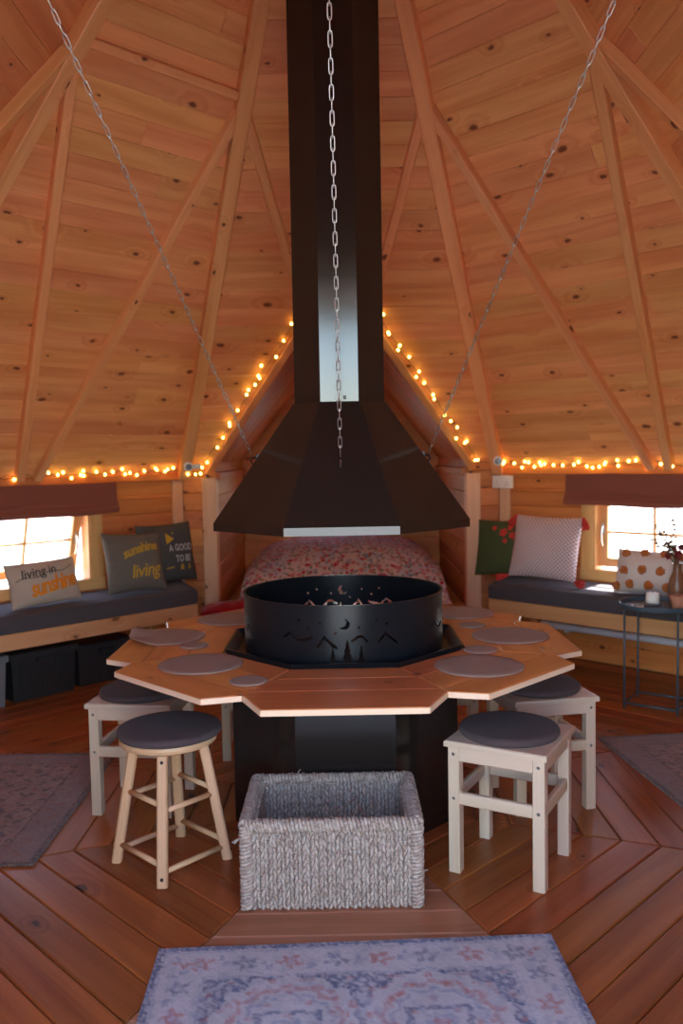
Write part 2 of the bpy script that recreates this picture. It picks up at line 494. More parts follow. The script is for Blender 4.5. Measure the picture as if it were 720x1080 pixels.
# ---- roof boards
SMAX = (AP - .20) / CT
def roof_frame(k, lift=0.0):
    n = kn(k); ey = -n * CT + V3(0, 0, ST); ez = -(n * ST + V3(0, 0, CT))
    return (onk(k, 0, AP, ZP) + ez * lift, kt(k), ey, ez)
S_G = (GA - ZP) / ST * 1.0                 # slope distance of the gable apex on the back facet
X_G = (GA - ZP) / GB                       # half width of the gable at plate height
S_D = (DH - ZP) / ST
bw = 0.121
shell = MB()
for k in range(-3, 5):
    mb = MB(); fr = roof_frame(k); i = 0
    while i * bw < SMAX:
        s0, s1 = i * bw, min((i + 1) * bw, SMAX); i += 1
        w0, w1 = (AP - s0 * CT) * T22, (AP - s1 * CT) * T22
        poly = [(-w0, s0), (w0, s0), (w1, s1), (-w1, s1)]
        pieces = [poly]
        if k == 0 and s0 < S_G:
            # outside of the alcove gable:  |x|/X_G + s/S_G >= 1
            L = clip(clip(poly, 1, 0, 0), 1 / X_G, -1 / S_G, -1)
            Rr = clip(clip(poly, -1, 0, 0), -1 / X_G, -1 / S_G, -1)
            pieces = [L, Rr]
        elif k == 4 and s0 < S_D:
            pieces = [clip(poly, 1, 0, -DW), clip(poly, -1, 0, -DW)]
            if s1 > S_D: pieces.append(clip(clip(clip(poly, 0, -1, -S_D), 1, 0, DW), -1, 0, DW))
        else:
            x = random.uniform(-.6, .6) * w0        # butt joint somewhere in the course
            pieces = [clip(poly, 1, 0, x), clip(poly, -1, 0, -x)] if random.random() < .25 else [poly]
        for p in pieces:
            if p: board(mb, p, fr, .02, .0035)
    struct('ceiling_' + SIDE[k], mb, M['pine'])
    fr2 = roof_frame(k, -.03); w0 = (AP + .02) * T22; w1 = (AP - SMAX * CT) * T22
    P0 = [(-w0 - .05, -.05), (w0 + .05, -.05), (w1 + .02, SMAX + .1), (-w1 - .02, SMAX + .1)]
    if k == 0:
        ps = [clip(clip(P0, 1, 0, 0), 1 / X_G, -1 / S_G, -1), clip(clip(P0, -1, 0, 0), -1 / X_G, -1 / S_G, -1)]
    elif k == 4:
        ps = [clip(P0, 1, 0, -DW), clip(P0, -1, 0, -DW), clip(clip(clip(P0, 0, -1, -S_D), 1, 0, DW), -1, 0, DW)]
    else: ps = [P0]
    for p in ps:
        if p: board(shell, p, fr2, .02, 0)
ngon_stack(shell, [octo(.30, ZP + SL * (AP - .25)), octo(.30, ZP + SL * (AP - .25) + .3)], False, True)
struct('roof', shell, M['shingle'])

# ---- rafters
def hip_pt(k, z, drop):
    """on the hip between facets k and k+1 at height z, pushed into the room by drop"""
    a = (k + .5) * PI / 4; d = V3(math.sin(a), math.cos(a), 0)
    r = (AP - (z - ZP) / SL) / math.cos(PI / 8)
    return d * r + V3(0, 0, z) - (d * (SL * math.cos(PI / 8)) + V3(0, 0, 1)).normalized() * drop
def fac_pt(k, s, z, drop):
    fr = roof_frame(k)
    return fr[0] + fr[1] * s + fr[2] * ((z - ZP) / ST) + fr[3] * drop
def rafter(name, p0, p1, w, h, up, mat='rafter'):
    mb = MB(); timber(mb, p0, p1, w, h, up, .005); struct(name, mb, M[mat])
ZT = ZP + SL * (AP - .23)
for k in range(-4, 4):
    a = (k + .5) * PI / 4; d = V3(math.sin(a), math.cos(a), 0)
    up = (d * (SL * math.cos(PI / 8)) + V3(0, 0, 1)).normalized()
    lo = ZP + .02
    rafter('rafter', hip_pt(k, lo, .040), hip_pt(k, ZT, .040), .080, .075, up)
for k in (-3, -2, -1, 1, 2, 3):
    up = -roof_frame(k)[3]
    for sg in (-1, 1):
        b0 = (.075 if k > 0 else -.03) + sg * .055
        wz = (AP - (3.2 - ZP) / SL) * T22
        rafter('rafter', fac_pt(k, b0, ZP + .03, .026), fac_pt(k, sg * (wz - .03), 3.2, .026), .052, .055, up)
for sg in (-1, 1):                     # back facet: the pair that runs down to the alcove gable
    wz = (AP - (3.2 - ZP) / SL) * T22
    t = .42
    top = fac_pt(0, sg * (wz - .03), 3.2, .026); bot = fac_pt(0, sg * .20, 2.27, .026)
    rafter('rafter', bot, top, .052, .055, -roof_frame(0)[3])
for k in (-1, -3):                     # the collar between two hips
    wz = (AP - (3.26 - ZP) / SL) * T22 - .03
    rafter('rafter', fac_pt(k, -wz, 3.26, .026), fac_pt(k, wz, 3.26, .026), .045, .045, -roof_frame(k)[3])
# ---- wall plates
for k in (-3, -2, -1, 1, 2, 3):
    mb = MB(); timber(mb, onk(k, -HS + .02, AP - .018, ZP - .005), onk(k, HS - .02, AP - .018, ZP - .005), .034, .05)
    struct('trim_plate_' + SIDE[k], mb, M['pine_wall'])
# ---- battens by the corners
for k, s0 in ((-1, 1), (1, -1)):
    mb = MB(); timber(mb, onk(k, s0 * 1.085, AP - .012, .02), onk(k, s0 * 1.085, AP - .012, ZP - .035), .085, .022, kn(k))
    struct('trim_batten_' + SIDE[k], mb, M['post'])

# ---- alcove
mb = MB()
for sg, nm in ((-1, 'alcove_left'), (1, 'alcove_right')):
    mb = MB(); ex = V3(0, -sg * -1, 0)
    # frame with face looking at the middle of the alcove
    ex = V3(0, 1, 0) if sg < 0 else V3(0, -1, 0)
    fr = (V3(sg * AW, (AP if sg < 0 else AY), 0), ex, V3(0, 0, 1), V3(-sg, 0, 0))
    L = AY - AP; zt = GA - GB * AW; nb = 11
    for i in range(nb): board(mb, rect(0, L, i * zt / nb, (i + 1) * zt / nb), fr, .04, .006)
    struct('wall_' + nm, mb, M['pine_wall'])
    mb = MB(); timber(mb, V3(sg * (AW - .016), AP + .02, 1.275), V3(sg * (AW - .016), AY - .01, 1.275), .03, .05)
    struct('trim_' + nm, mb, M['pine_wall'])
    mb = MB(); box(mb, (sg * (AW + .04), AP - .03, .635), (.105, .10, 1.25), .006)
    struct('post_' + nm, mb, M['post'])
mb = MB(); fr = (V3(0, AY, 0), V3(1, 0, 0), V3(0, 0, 1), V3(0, -1, 0))
i = 0
while i * .128 < GA:
    z0, z1 = i * .128, min((i + 1) * .128, GA); i += 1
    for r_ in rect_minus((-AW, AW, z0, z1), (-BWO, BWO, BZ0, BZ1)):
        p = clip(clip(rect(*r_), GB, 1, GA), -GB, 1, GA)
        if p: board(mb, p, fr, .04, .006)
struct('wall_alcove_back', mb, M['pine_wall'])
# gable roof of the alcove: boards run from ridge to eave
gl = math.sqrt(1 + GB * GB); cg, sgn = 1 / gl, GB / gl
for sg, nm in ((-1, 'alcove_left'), (1, 'alcove_right')):
    mb = MB(); sh = MB()
    ex = V3(0, -1, 0) if sg > 0 else V3(0, 1, 0)
    ey = V3(sg * cg, 0, -sgn)
    ez = ex.cross(ey)
    if ez.z > 0: ex = -ex; ez = -ez
    fr = (V3(0, 0, GA), ex, ey, ez)
    e = ex.y
    y0 = 1.4
    Lg = (X_G + .02) / cg
    # main roof line: y >= AP-(z-ZP)/SL with z = GA - d*sgn
    while y0 < AY + .05:
        y1 = y0 + .115
        xa, xb = sorted((e * y0, e * y1))
        p = [(xa, 0), (xb, 0), (xb, Lg), (xa, Lg)]
        # y - (AP-(GA-ZP)/SL) - d*sgn/SL >= 0
        p = clip(p, -e, sgn / SL, -(AP - (GA - ZP) / SL)) if p else []
        if p: board(mb, p, fr, .02, .007, swap=True)
        y0 = y1
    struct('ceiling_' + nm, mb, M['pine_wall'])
    P0 = [tuple(q) for q in rect(min(e * 1.4, e * (AY + .1)), max(e * 1.4, e * (AY + .1)), -.02, Lg + .15)]
    P0 = clip(P0, -e, sgn / SL, -(AP - (GA - ZP) / SL))
    board(sh, P0, (fr[0] - ez * .022, ex, ey, ez), .02, 0)
    struct('roof_' + nm, sh, M['shingle'])
    # trim board along the gable edge
    f = lambda x: V3(sg * x, AP - (GA - GB * x - ZP) / SL, GA - GB * x)
    mb = MB(); pa, pb = f(.02), f(X_G - .03)
    nrm = -roof_frame(0)[3]
    timber(mb, pa - nrm * .012 + V3(0, .0, -.02), pb - nrm * .012 + V3(0, 0, -.02), .05, .022, nrm)
    struct('trim_gable_' + nm, mb, M['rafter'])
# outer skin of the alcove
mb = MB()
for sg in (-1, 1):
    fr = (V3(sg * (AW + .045), AP - .02, 0), V3(0, 1, 0), V3(0, 0, 1), V3(1, 0, 0))
    board(mb, rect(0, AY - AP + .1, -.2, GA - GB * AW + .02), fr, .02, 0)
fr = (V3(0, AY + .045, 0), V3(1, 0, 0), V3(0, 0, 1), V3(0, -1, 0))
for r_ in rect_minus((-AW - .06, AW + .06, -.2, GA + .03), (-BWO, BWO, BZ0, BZ1)):
    p = clip(clip(rect(*r_), GB, 1, GA + .08), -GB, 1, GA + .08)
    if p: board(mb, p, fr, .02, 0)
struct('wall_alcove_outside', mb, M['shingle'])

# ---- door dormer in the front
mb = MB(); yd = -AP; yin = -(AP - (DH - ZP) / SL)
for sg in (-1, 1):
    tri = [(yd, ZP), (yin, DH), (yd, DH)]
    i = 0
    while ZP + i * .128 < DH:
        p = clip(clip([(yd, ZP - .0), (yin, ZP), (yin, DH), (yd, DH)], 0, -1, -(ZP + i * .128)), 0, 1, ZP + (i + 1) * .128); i += 1
        p = clip(p, SL, -1, SL * yd - ZP + 1e-4) if p else []
        # keep z >= ZP + SL*(y-yd)
        if p: board(mb, p, (V3(sg * DW, 0, 0), V3(0, 1, 0), V3(0, 0, 1), V3(1, 0, 0)), .03, 0)
box(mb, (0, (yd + yin) / 2, DH + .02), (2 * DW + .1, yin - yd + .1, .04))
struct('wall_porch', mb, M['pine_wall'])
mb = MB()
for sg in (-1, 1): timber(mb, V3(sg * (DW - .03), yd - .02, 0), V3(sg * (DW - .03), yd - .02, DH), .06, .10, V3(0, 1, 0))
timber(mb, V3(-DW + .06, yd - .02, DH - .03), V3(DW - .06, yd - .02, DH - .03), .10, .06)
struct('door_1', mb, M['win'])

# ---- floor: eight sectors of boards laid parallel to the sides
mb = MB()
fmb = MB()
for k in range(-3, 5):
    fr = (V3(0, 0, 0), kt(k), kn(k), V3(0, 0, 1)); y = .985 - 8 * .1232
    while y < AP:
        a, b_ = max(y, .002), min(y + .1232, AP); y += .1232
        a += .0014; b_ -= .0014; e = .0016
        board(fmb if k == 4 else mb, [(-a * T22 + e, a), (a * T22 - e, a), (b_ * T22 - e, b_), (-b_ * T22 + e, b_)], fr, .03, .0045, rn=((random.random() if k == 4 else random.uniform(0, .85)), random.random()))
board(mb, rect(-AW, AW, AP, AY), (V3(0, 0, 0), V3(1, 0, 0), V3(0, 1, 0), V3(0, 0, 1)), .03, 0)
board(mb, rect(-DW, DW, -AP - .1, -AP), (V3(0, 0, 0), V3(1, 0, 0), V3(0, 1, 0), V3(0, 0, 1)), .03, 0)
board(mb, octo_plan(AP), (V3(0, 0, -.024), V3(1, 0, 0), V3(0, 1, 0), V3(0, 0, 1)), .02, 0)
struct('floor', mb, M['floor']); struct('floor_front', fmb, M['floorwornsheen'])
mb = MB(); board(mb, rect(-40, 40, -40, 40), (V3(0, 0, -.22), V3(1, 0, 0), V3(0, 1, 0), V3(0, 0, 1)), .1, 0)
struct('ground', mb, M['grass'])

# ---- windows
def window(k, num, opened, ap=None, WO=WO, WZ0=WZ0, WZ1=WZ1):
    t, n = kt(k), kn(k); ap = ap or AP
    P = lambda s, a, z: onk(k, s, ap + a, z)
    root = MB()
    # casing on the room side
    cw = .085
    for sg in (-1, 1): timber(root, P(sg * (WO + cw / 2 - .005), -.012, WZ0 + .008), P(sg * (WO + cw / 2 - .005), -.012, WZ1 + .03), cw, .022, n)
    timber(root, P(-WO - cw, -.012, WZ1 + .04), P(WO + cw, -.012, WZ1 + .04), .08, .022, n)
    for sg in (-1, 1): timber(root, P(sg * (WO - .012), .03, WZ0), P(sg * (WO - .012), .03, WZ1), .024, .10, n)
    timber(root, P(-WO + .024, .03, WZ1 - .012), P(WO - .024, .03, WZ1 - .012), .10, .024)
    win = struct('window_%d' % num, root, M['win'])
    sill = MB(); timber(sill, P(-WO - cw, -.012, WZ0 - .030), P(WO + cw, -.012, WZ0 - .030), .022, .075); timber(sill, P(-WO + .024, .03, WZ0 - .006), P(WO - .024, .03, WZ0 - .006), .10, .024)
    obj('sill', sill, M['win'], win)
    # sash, hinged at the top
    ang = math.radians(17 if opened else 0)
    hz, ha = WZ1 - .03, .045
    hw = WO - .028; H = WZ1 - WZ0 - .055
    def S(s, d, o=0.0):        # along the sash: s across, d down from the hinge, o out of its plane
        return P(s, ha + math.sin(ang) * d + math.cos(ang) * o, hz - math.cos(ang) * d + math.sin(ang) * o)
    up = (n * math.cos(ang) + V3(0, 0, 1) * math.sin(ang))
    sw = .06; sb = MB()
    for sg in (-1, 1): timber(sb, S(sg * (hw - sw / 2), 0), S(sg * (hw - sw / 2), H), sw, .04, up)
    for d in (sw / 2, H - sw / 2): timber(sb, S(-hw + sw, d), S(hw - sw, d), .04, sw, (S(0, 0) - S(0, 1)).normalized())
    sash = obj('sash', sb, M['win'], win)
    mm = MB(); timber(mm, S(0, sw), S(0, H - sw), .018, .022, up); timber(mm, S(-hw + sw, H / 2), S(hw - sw, H / 2), .022, .018, (S(0, 0) - S(0, 1)).normalized())
    obj('glazing_bar', mm, M['win'], sash)
    gm = MB(); ids = [gm.add(S(a, b)) for a, b in ((-hw + sw, sw), (hw - sw, sw), (hw - sw, H - sw), (-hw + sw, H - sw))]
    gm.face(ids); obj('pane', gm, M['glass'], sash)
    hm = MB()
    s_h = -hw + .028 if k > 0 else hw - .028
    box_c = S(s_h, H * .55, -.025)
    tube(hm, [S(s_h, H * .42, -.03), S(s_h, H * .5, -.045), S(s_h, H * .62, -.045), S(s_h, H * .70, -.03)], .007, 8)
    timber(hm, S(s_h, H * .38, -.022), S(s_h, H * .52, -.022), .022, .008, up)
    obj('handle', hm, M['zinc'], sash)
window(-1, 1, True)
window(1, 2, False)
window(0, 3, False, AY, BWO, BZ0, BZ1)  # added window, hidden behind the hood, brightens the alcove

# ---- roman blinds
def blind(k, label):
    t, n = kt(k), kn(k)
    w = .566
    root = thing('roman_blind', label, 'blind', onk(k, 0, AP - .06, 1.07))
    def sheet(prof, nm, mat, thick, drop=.0):
        mb = MB(); m = 28
        rows = []
        for i in range(m + 1):
            s = -w + 2 * w * i / m
            sag = drop * (1 - (s / w) ** 2) + .004 * math.sin(s * 9 + k)
            rows.append([mb.add(onk(k, s, AP - a, z - sag)) for a, z in prof])
        pl = len(prof)
        for i in range(m):
            for j in range(pl):
                q = (j + 1) % pl
                mb.face([rows[i][j], rows[i + 1][j], rows[i + 1][q], rows[i][q]])
        mb.face(rows[0]); mb.face(rows[-1][::-1])
        return obj(nm, mb, mat, root, smooth=35)
    sheet([(.026, 1.252), (.066, 1.252), (.072, 1.20), (.072, 1.125), (.03, 1.125)], 'panel', M['blind'], 0)
    sheet([(.03, 1.126), (.079, 1.128), (.088, 1.112), (.085, 1.097), (.03, 1.097)], 'fold', M['blind'], 0, .003)
    sheet([(.03, 1.098), (.092, 1.100), (.102, 1.080), (.097, 1.053), (.03, 1.050)], 'hem', M['blind'], 0, .006)
blind(-1, 'mauve roman blind folded up over the tilted open window')
blind(1, 'mauve roman blind folded up over the closed window')

# ================================================================== FIRE PIT, TABLE, HOOD
fp = thing('fire_pit', 'black steel octagonal fire pit with cut-out ring in the middle of the hut', 'fire pit', (0, 0, 0))
mb = MB(); ngon_stack(mb, [octo(.43, 0.0), octo(.43, .60), octo(.425, .615)])
obj('base', mb, M['steel'], fp)
mb = MB()
ngon_stack(mb, [octo(.30, .617), octo(.43, .622), octo(.455, .675), octo(.447, .675), octo(.42, .640), octo(.30, .632)], True, True)
obj('pan', mb, M['ring'], fp)
# fire ring with pierced night scenes
def in_shape(a, z):
    """a: metres along the ring from the scene's middle, z above the ring's foot"""
    # moon
    if math.hypot(a - .002, z - .168) < .020 and math.hypot(a + .008, z - .174) > .017: return True
    for sx, sz in ((-.085, .172), (-.03, .135), (.055, .155), (-.13, .15), (.12, .175), (.16, .16), (-.165, .178)):
        if abs(a - sx) + abs(z - sz) < .006: return True
    # mountain ridges: bands under a zigzag
    def band(pts, th):
        for (x0, z0), (x1, z1) in zip(pts[:-1], pts[1:]):
            if x0 <= a <= x1:
                zc = z0 + (z1 - z0) * (a - x0) / (x1 - x0)
                return zc - th * (1 - .7 * abs((a - (x0 + x1) / 2) / (x1 - x0))) <= z <= zc
        return False
    if band([(-.098, .088), (-.070, .128), (-.060, .116), (-.022, .085)], .017): return True
    if band([(.026, .110), (.052, .126), (.066, .126), (.088, .105)], .012): return True
    if band([(-.235, .118), (-.20, .138), (-.17, .112), (-.115, .122)], .013): return True
    if band([(.125, .10), (.155, .132), (.175, .115), (.205, .092)], .014): return True
    # fir trees
    for tx, h, wd in ((.012, .095, .020), (-.040, .065, .012), (.062, .068, .014)):
        dz = z - .018
        if 0 <= dz <= h:
            q = 1 - dz / h; tier = (dz / h * 4) % 1
            if abs(a - tx) < wd * q * (1.15 - .45 * tier) + .0015: return True
    if .012 < z < .018 and -.06 < a < .085 and abs(((a * 40) % 1) - .5) < .42: return True
    return False
def ring_mesh(r, z0, h, th):
    na, nz = 760, 70
    sector = 2 * PI * r / 4
    keep = np.ones((na, nz), bool)
    for i in range(na):
        a = ((i + .5) / na * 4 % 1 - .5) * sector
        for j in range(nz):
            if abs(a) < .26 and in_shape(a, (j + .5) / nz * h): keep[i, j] = False
    mb = MB()
    ids = {}
    def vid(i, j, side):
        key = (i % na, j, side)
        if key not in ids:
            t = -PI / 2 + 2 * PI * (i / na - 1 / 8)
            rr = r - (th if side else 0)
            ids[key] = mb.add((rr * math.cos(t), rr * math.sin(t), z0 + h * j / nz))
        return ids[key]
    for i in range(na):
        for j in range(nz):
            if not keep[i, j]: continue
            mb.face([vid(i, j, 0), vid(i + 1, j, 0), vid(i + 1, j + 1, 0), vid(i, j + 1, 0)])
            mb.face([vid(i, j, 1), vid(i, j + 1, 1), vid(i + 1, j + 1, 1), vid(i + 1, j, 1)])
            if j == nz - 1 or not keep[i, j + 1]: mb.face([vid(i, j + 1, 0), vid(i + 1, j + 1, 0), vid(i + 1, j + 1, 1), vid(i, j + 1, 1)])
            if j == 0 or not keep[i, j - 1]: mb.face([vid(i, j, 1), vid(i + 1, j, 1), vid(i + 1, j, 0), vid(i, j, 0)])
            if not keep[(i + 1) % na, j]: mb.face([vid(i + 1, j, 0), vid(i + 1, j, 1), vid(i + 1, j + 1, 1), vid(i + 1, j + 1, 0)])
            if not keep[i - 1, j]: mb.face([vid(i, j, 1), vid(i, j, 0), vid(i, j + 1, 0), vid(i, j + 1, 1)])
    return mb
obj('fire_ring', ring_mesh(.395, .634, .232, .004), M['ring'], fp, smooth=30)
mb = MB(); lathe(mb, [(.399, .863), (.399, .869), (.389, .869), (.389, .863)], 96, closed=True); obj('ring_rim', mb, M['ring'], fp, smooth=30)
mb = MB(); lathe(mb, [(.0, .655), (.2, .652), (.37, .640), (.37, .634), (0, .634)], 40); obj('ash_bed', mb, M['ash'], fp, smooth=True)

tb = thing('ring_table', 'octagonal pine table of eight plank segments around the fire pit', 'table', (0, 0, 0))
for k in range(-3, 5):
    fr = (V3(0, 0, TT), kt(k), kn(k), V3(0, 0, 1)); mb = MB()
    ai, an, ao = .462, .775, (.935 if k == 4 else .885)
    wi, wn, wo = ai * T22 - .0012, an * T22 - .0015, (.248 if k == 4 else .255)
    hexa = [(-wi, ai), (wi, ai), (wn, an), (wo, ao), (-wo, ao), (-wn, an)]
    rn0 = (random.random(), random.random())
    cuts = [ai - .01, .592, .742, 1.0]
    for c0, c1 in zip(cuts[:-1], cuts[1:]):
        p = clip(clip(hexa, 0, -1, -c0), 0, 1, c1)
        board(mb, p, fr, .021, .003, rn=(rn0[0] * .4 + .3 + random.uniform(-.12, .12), random.random()))
    seg = obj('tabletop_segment', mb, M['table'], tb)
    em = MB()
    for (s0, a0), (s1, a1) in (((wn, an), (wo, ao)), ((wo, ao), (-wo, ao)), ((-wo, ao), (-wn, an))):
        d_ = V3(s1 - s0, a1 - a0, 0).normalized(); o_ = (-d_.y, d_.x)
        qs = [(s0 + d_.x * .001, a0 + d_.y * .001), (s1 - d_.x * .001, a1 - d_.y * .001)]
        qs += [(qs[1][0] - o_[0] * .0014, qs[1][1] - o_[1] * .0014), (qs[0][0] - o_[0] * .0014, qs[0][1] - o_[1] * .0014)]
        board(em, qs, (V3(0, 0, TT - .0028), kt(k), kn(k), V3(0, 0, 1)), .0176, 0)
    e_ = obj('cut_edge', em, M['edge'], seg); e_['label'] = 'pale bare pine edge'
    am = MB(); timber(am, onk(k, 0, .4425, TT - .0456), onk(k, 0, .70, TT - .0456), .05, .048); obj('support_arm', am, M['table'], tb)

hd = thing('fire_hood', 'black octagonal steel smoke hood and flue hanging over the fire pit', 'hood', (0, 0, 1.125))
mb = MB()
ngon_stack(mb, [octo(.478, 1.125), octo(.482, 1.126), octo(.482, 1.155), octo(.179, 1.603), octo(.174, 1.603), octo(.474, 1.152), octo(.474, 1.125)], False, False)
obj('canopy', mb, M['steel'], hd)
mb = MB(); ngon_stack(mb, [octo(.173, 1.596), octo(.173, 4.55)], False, True); obj('flue', mb, M['steel'], hd)
mb = MB(); box(mb, (.02, -.178, 1.618), (.012, .008, .012), .002); obj('rivet', mb, M['iron'], hd)
# hooks the chains hang from
HK = {}
for nm, sx, sy in (('l', -1, 0), ('r', 1, 0), ('f', 0, -1)):
    z = 1.385 if nm != 'f' else 1.372
    rr = .482 - (z - 1.155) / (1.603 - 1.155) * (.482 - .179)
    p = V3(sx * (rr + .004), sy * (rr + .004), z)
    mb = MB(); q = V3(sx, sy, 0)
    tube(mb, [p - q * .02 + V3(0, 0, -.012), p + q * .018 + V3(0, 0, -.012), p + q * .026, p + q * .018 + V3(0, 0, .012), p - q * .025 + V3(0, 0, .012)], .004, 8)
    if nm != 'f': box(mb, p - q * .006 + V3(0, 0, .0), (.02 if sx else .04, .02 if sy else .04, .05), .003)
    obj('bracket', mb, M['zinc' if nm == 'f' else 'iron'], hd)
    HK[nm] = p + q * .018 + V3(0, 0, .017)
def chain(a, b, label, sc=1.0):
    a, b = Vector(a), Vector(b); root = MB()
    d = (b - a); L = d.length; d.normalize()
    pitch = .0345 * sc; nl = int(L / pitch)
    s1 = d.cross(V3(0, 1, 0) if abs(d.y) < .8 else V3(1, 0, 0)).normalized(); s2 = d.cross(s1)
    hl, hw = .0212 * sc, .0060 * sc
    for i in range(nl + 1):
        c = a + d * (pitch * i + .008 + hl); s = s1 if i % 2 else s2
        pts = []
        for q in range(14):
            t = 2 * PI * q / 14
            x, y = math.cos(t), math.sin(t)
            pts.append(c + d * ((hl - hw) * (1 if x > 0 else -1) * min(1, abs(x) * 3) + hw * x) + s * (hw * y))
        tube(root, pts, .0018 * sc ** .7, 6, closed=True)
    o = obj('hanging_chain', root, M['zinc'], None, smooth='all')
    return tag(o, label, 'chain', 'chains holding the smoke hood')
def roof_hit(a, d):
    """first point of the ray on the inside of the roof"""
    t = 0
    while t < 4:
        p = a + d * t
        if max(p.dot(kn(k)) for k in range(8)) > AP - (p.z - ZP) / SL - .01: return p
        t += .005
    return a + d * 2
for nm, tgt, lab in (('f', V3(-.008, -.9, 2.682), 'silver link chain hanging down the front face of the flue'),
                     ('l', V3(-.746, -1.0, 2.594), 'silver link chain slanting from the hood over the dark printed cushions'),
                     ('r', V3(.744, -1.0, 2.567), 'silver link chain slanting from the hood over the white wall socket')):
    a = HK[nm]; d = (tgt - a).normalized(); e = roof_hit(a, d)
    chain(a, e, lab, 1.0 if nm == 'f' else .90)

# ================================================================== PLACE MATS AND COASTERS
def disc(name, label, cat, group, x, y, r, mat='mat', t=.006, wob=0.0, z=TT + .0005):
    mb = MB(); n = 56
    prof = [(0, t), (r * .5, t), (r * .8, t), (r - .004, t), (r, t * .6), (r, t * .2), (r - .002, 0), (r * .5, 0), (0, 0)]
    lathe(mb, prof, n)
    if wob:
        mb.v = [(a, b, c + wob * max(0, (-a / r)) ** 2 * (1 + .6 * math.sin(b / r * 5))) for a, b, c in mb.v]
    o = obj(name, mb, M[mat], None, smooth=True); o.location = (x, y, z)
    return tag(o, label, cat, group)
GM, GC = 'place mats on the ring table', 'coasters on the ring table'
disc('placemat', 'round grey place mat before the round stool beside a coaster', 'place mat', GM, -.515, -.37, .152)
disc('placemat', 'round grey place mat above the square stool standing alone in full view', 'place mat', GM, .468, -.47, .155)
disc('placemat', 'curled round grey place mat with one edge lifting off the table', 'place mat', GM, -.73, .11, .155, wob=.022)
disc('placemat', 'round grey place mat above the half hidden square stool by the side table', 'place mat', GM, .672, .015, .155)
disc('placemat', 'round grey place mat on the far table edge next to the red blanket', 'place mat', GM, -.52, .48, .15)
disc('placemat', 'round grey place mat on the far table edge below the pale post and green cushion', 'place mat', GM, .55, .53, .15)
disc('coaster', 'small grey coaster on the front table plank corner', 'coaster', GC, -.318, -.617, .064)
disc('coaster', 'small grey coaster touching the curled place mat', 'coaster', GC, -.592, -.065, .058)
disc('coaster', 'small grey coaster between the two near place mats by the pan corner', 'coaster', GC, .512, -.229, .064)
disc('coaster', 'small grey coaster behind the ring toward the green cushion', 'coaster', GC, .553, .236, .058)

# ================================================================== STOOLS
def square_stool(label):
    t = thing('square_stool', label, 'stool', (0, 0, 0), 'square pine stools around the table')
    S, lw, H = .335, .040, .45
    mb = MB()
    # five slat seat board, edges eased
    board(mb, rect(-S / 2 - .006, S / 2 + .006, -S / 2 - .006, S / 2 + .006), (V3(0, 0, H), V3(1, 0, 0), V3(0, 1, 0), V3(0, 0, 1)), .020, .004)
    obj('seat', mb, M['stool'], t)
    L = S / 2 - lw / 2 - .004
    for sx in (-1, 1):
        for sy in (-1, 1):
            mb = MB(); timber(mb, V3(sx * L, sy * L, 0), V3(sx * L, sy * L, H - .0205), lw, lw, V3(0, 1, 0), .003)
            obj('leg', mb, M['stool'], t)
    for i, (d, q) in enumerate((((1, 0), (0, 1)), ((1, 0), (0, -1)), ((0, 1), (1, 0)), ((0, 1), (-1, 0)))):
        off = V3(q[0], q[1], 0) * (L + .006); dv = V3(d[0], d[1], 0) * (L - lw / 2 + .001)
        mb = MB(); timber(mb, off - dv + V3(0, 0, H - .045), off + dv + V3(0, 0, H - .045), .022, .048); obj('apron', mb, M['stool'], t)
        mb = MB(); timber(mb, off - dv + V3(0, 0, .255), off + dv + V3(0, 0, .255), .020, .042); obj('stretcher', mb, M['stool'], t)
    for sx in (-1, 1):
        for sy in (-1, 1):
            for z in (H - .045, .255):
                mb = MB(); lathe(mb, [(0, .0015), (.004, .0015), (.006, 0), (.006, -.004)], 10)
                mb.v = [(sx * L + x, sy * (L + lw / 2 + zz), z + y * sy) for x, y, zz in mb.v]
                obj('screw', mb, M['screw'], t)
    return t
def cushion(label, r, x, y, z, rz=0):
    mb = MB(); t = .026
    lathe(mb, [(0, 0), (r * .97, 0), (r, t * .3), (r, t * .62), (r * .975, t * .92), (r * .90, t), (r * .5, t + .002), (0, t + .003)], 56)
    o = obj('stool_cushion', mb, M['felt'], None, smooth='all'); o.location = (x, y, z)
    return tag(o, label, 'stool cushion', 'round grey felt pads on the stools')
ST_ = [
    ((.561, -.551, 0), -.518, 'pale square stool in full view beside the woven basket', .168, 'grey felt pad on the square stool beside the basket'),
    ((.785, .0, 0), .19, 'pale square stool partly behind another square stool, nearest the blue side table', .166, 'grey felt pad on the square stool nearest the blue side table'),
    ((-.825, .035, 0), -.13, 'pale square stool half hidden behind the round stool', .168, 'grey felt pad on the square stool behind the round stool'),
    ((-.42, .645, 0), .08, 'square stool tucked deep under the table in front of the red blanket', .160, 'grey felt pad on the stool tucked in by the red blanket'),
    ((.47, .66, 0), -.10, 'square stool tucked deep under the table, legs seen between table and square stool seats', .160, 'grey felt pad on the stool tucked in on the socket side'),
]
st0 = None
for loc, rz, lab, cr, clab in ST_:
    if st0 is None:
        st0 = square_stool(lab); s = st0; s.location = loc; s.rotation_euler = (0, 0, rz)
    else: s = dup(st0, loc, rz, lab)
    cushion(clab, cr, loc[0] - .004, loc[1] + .006, .4505)
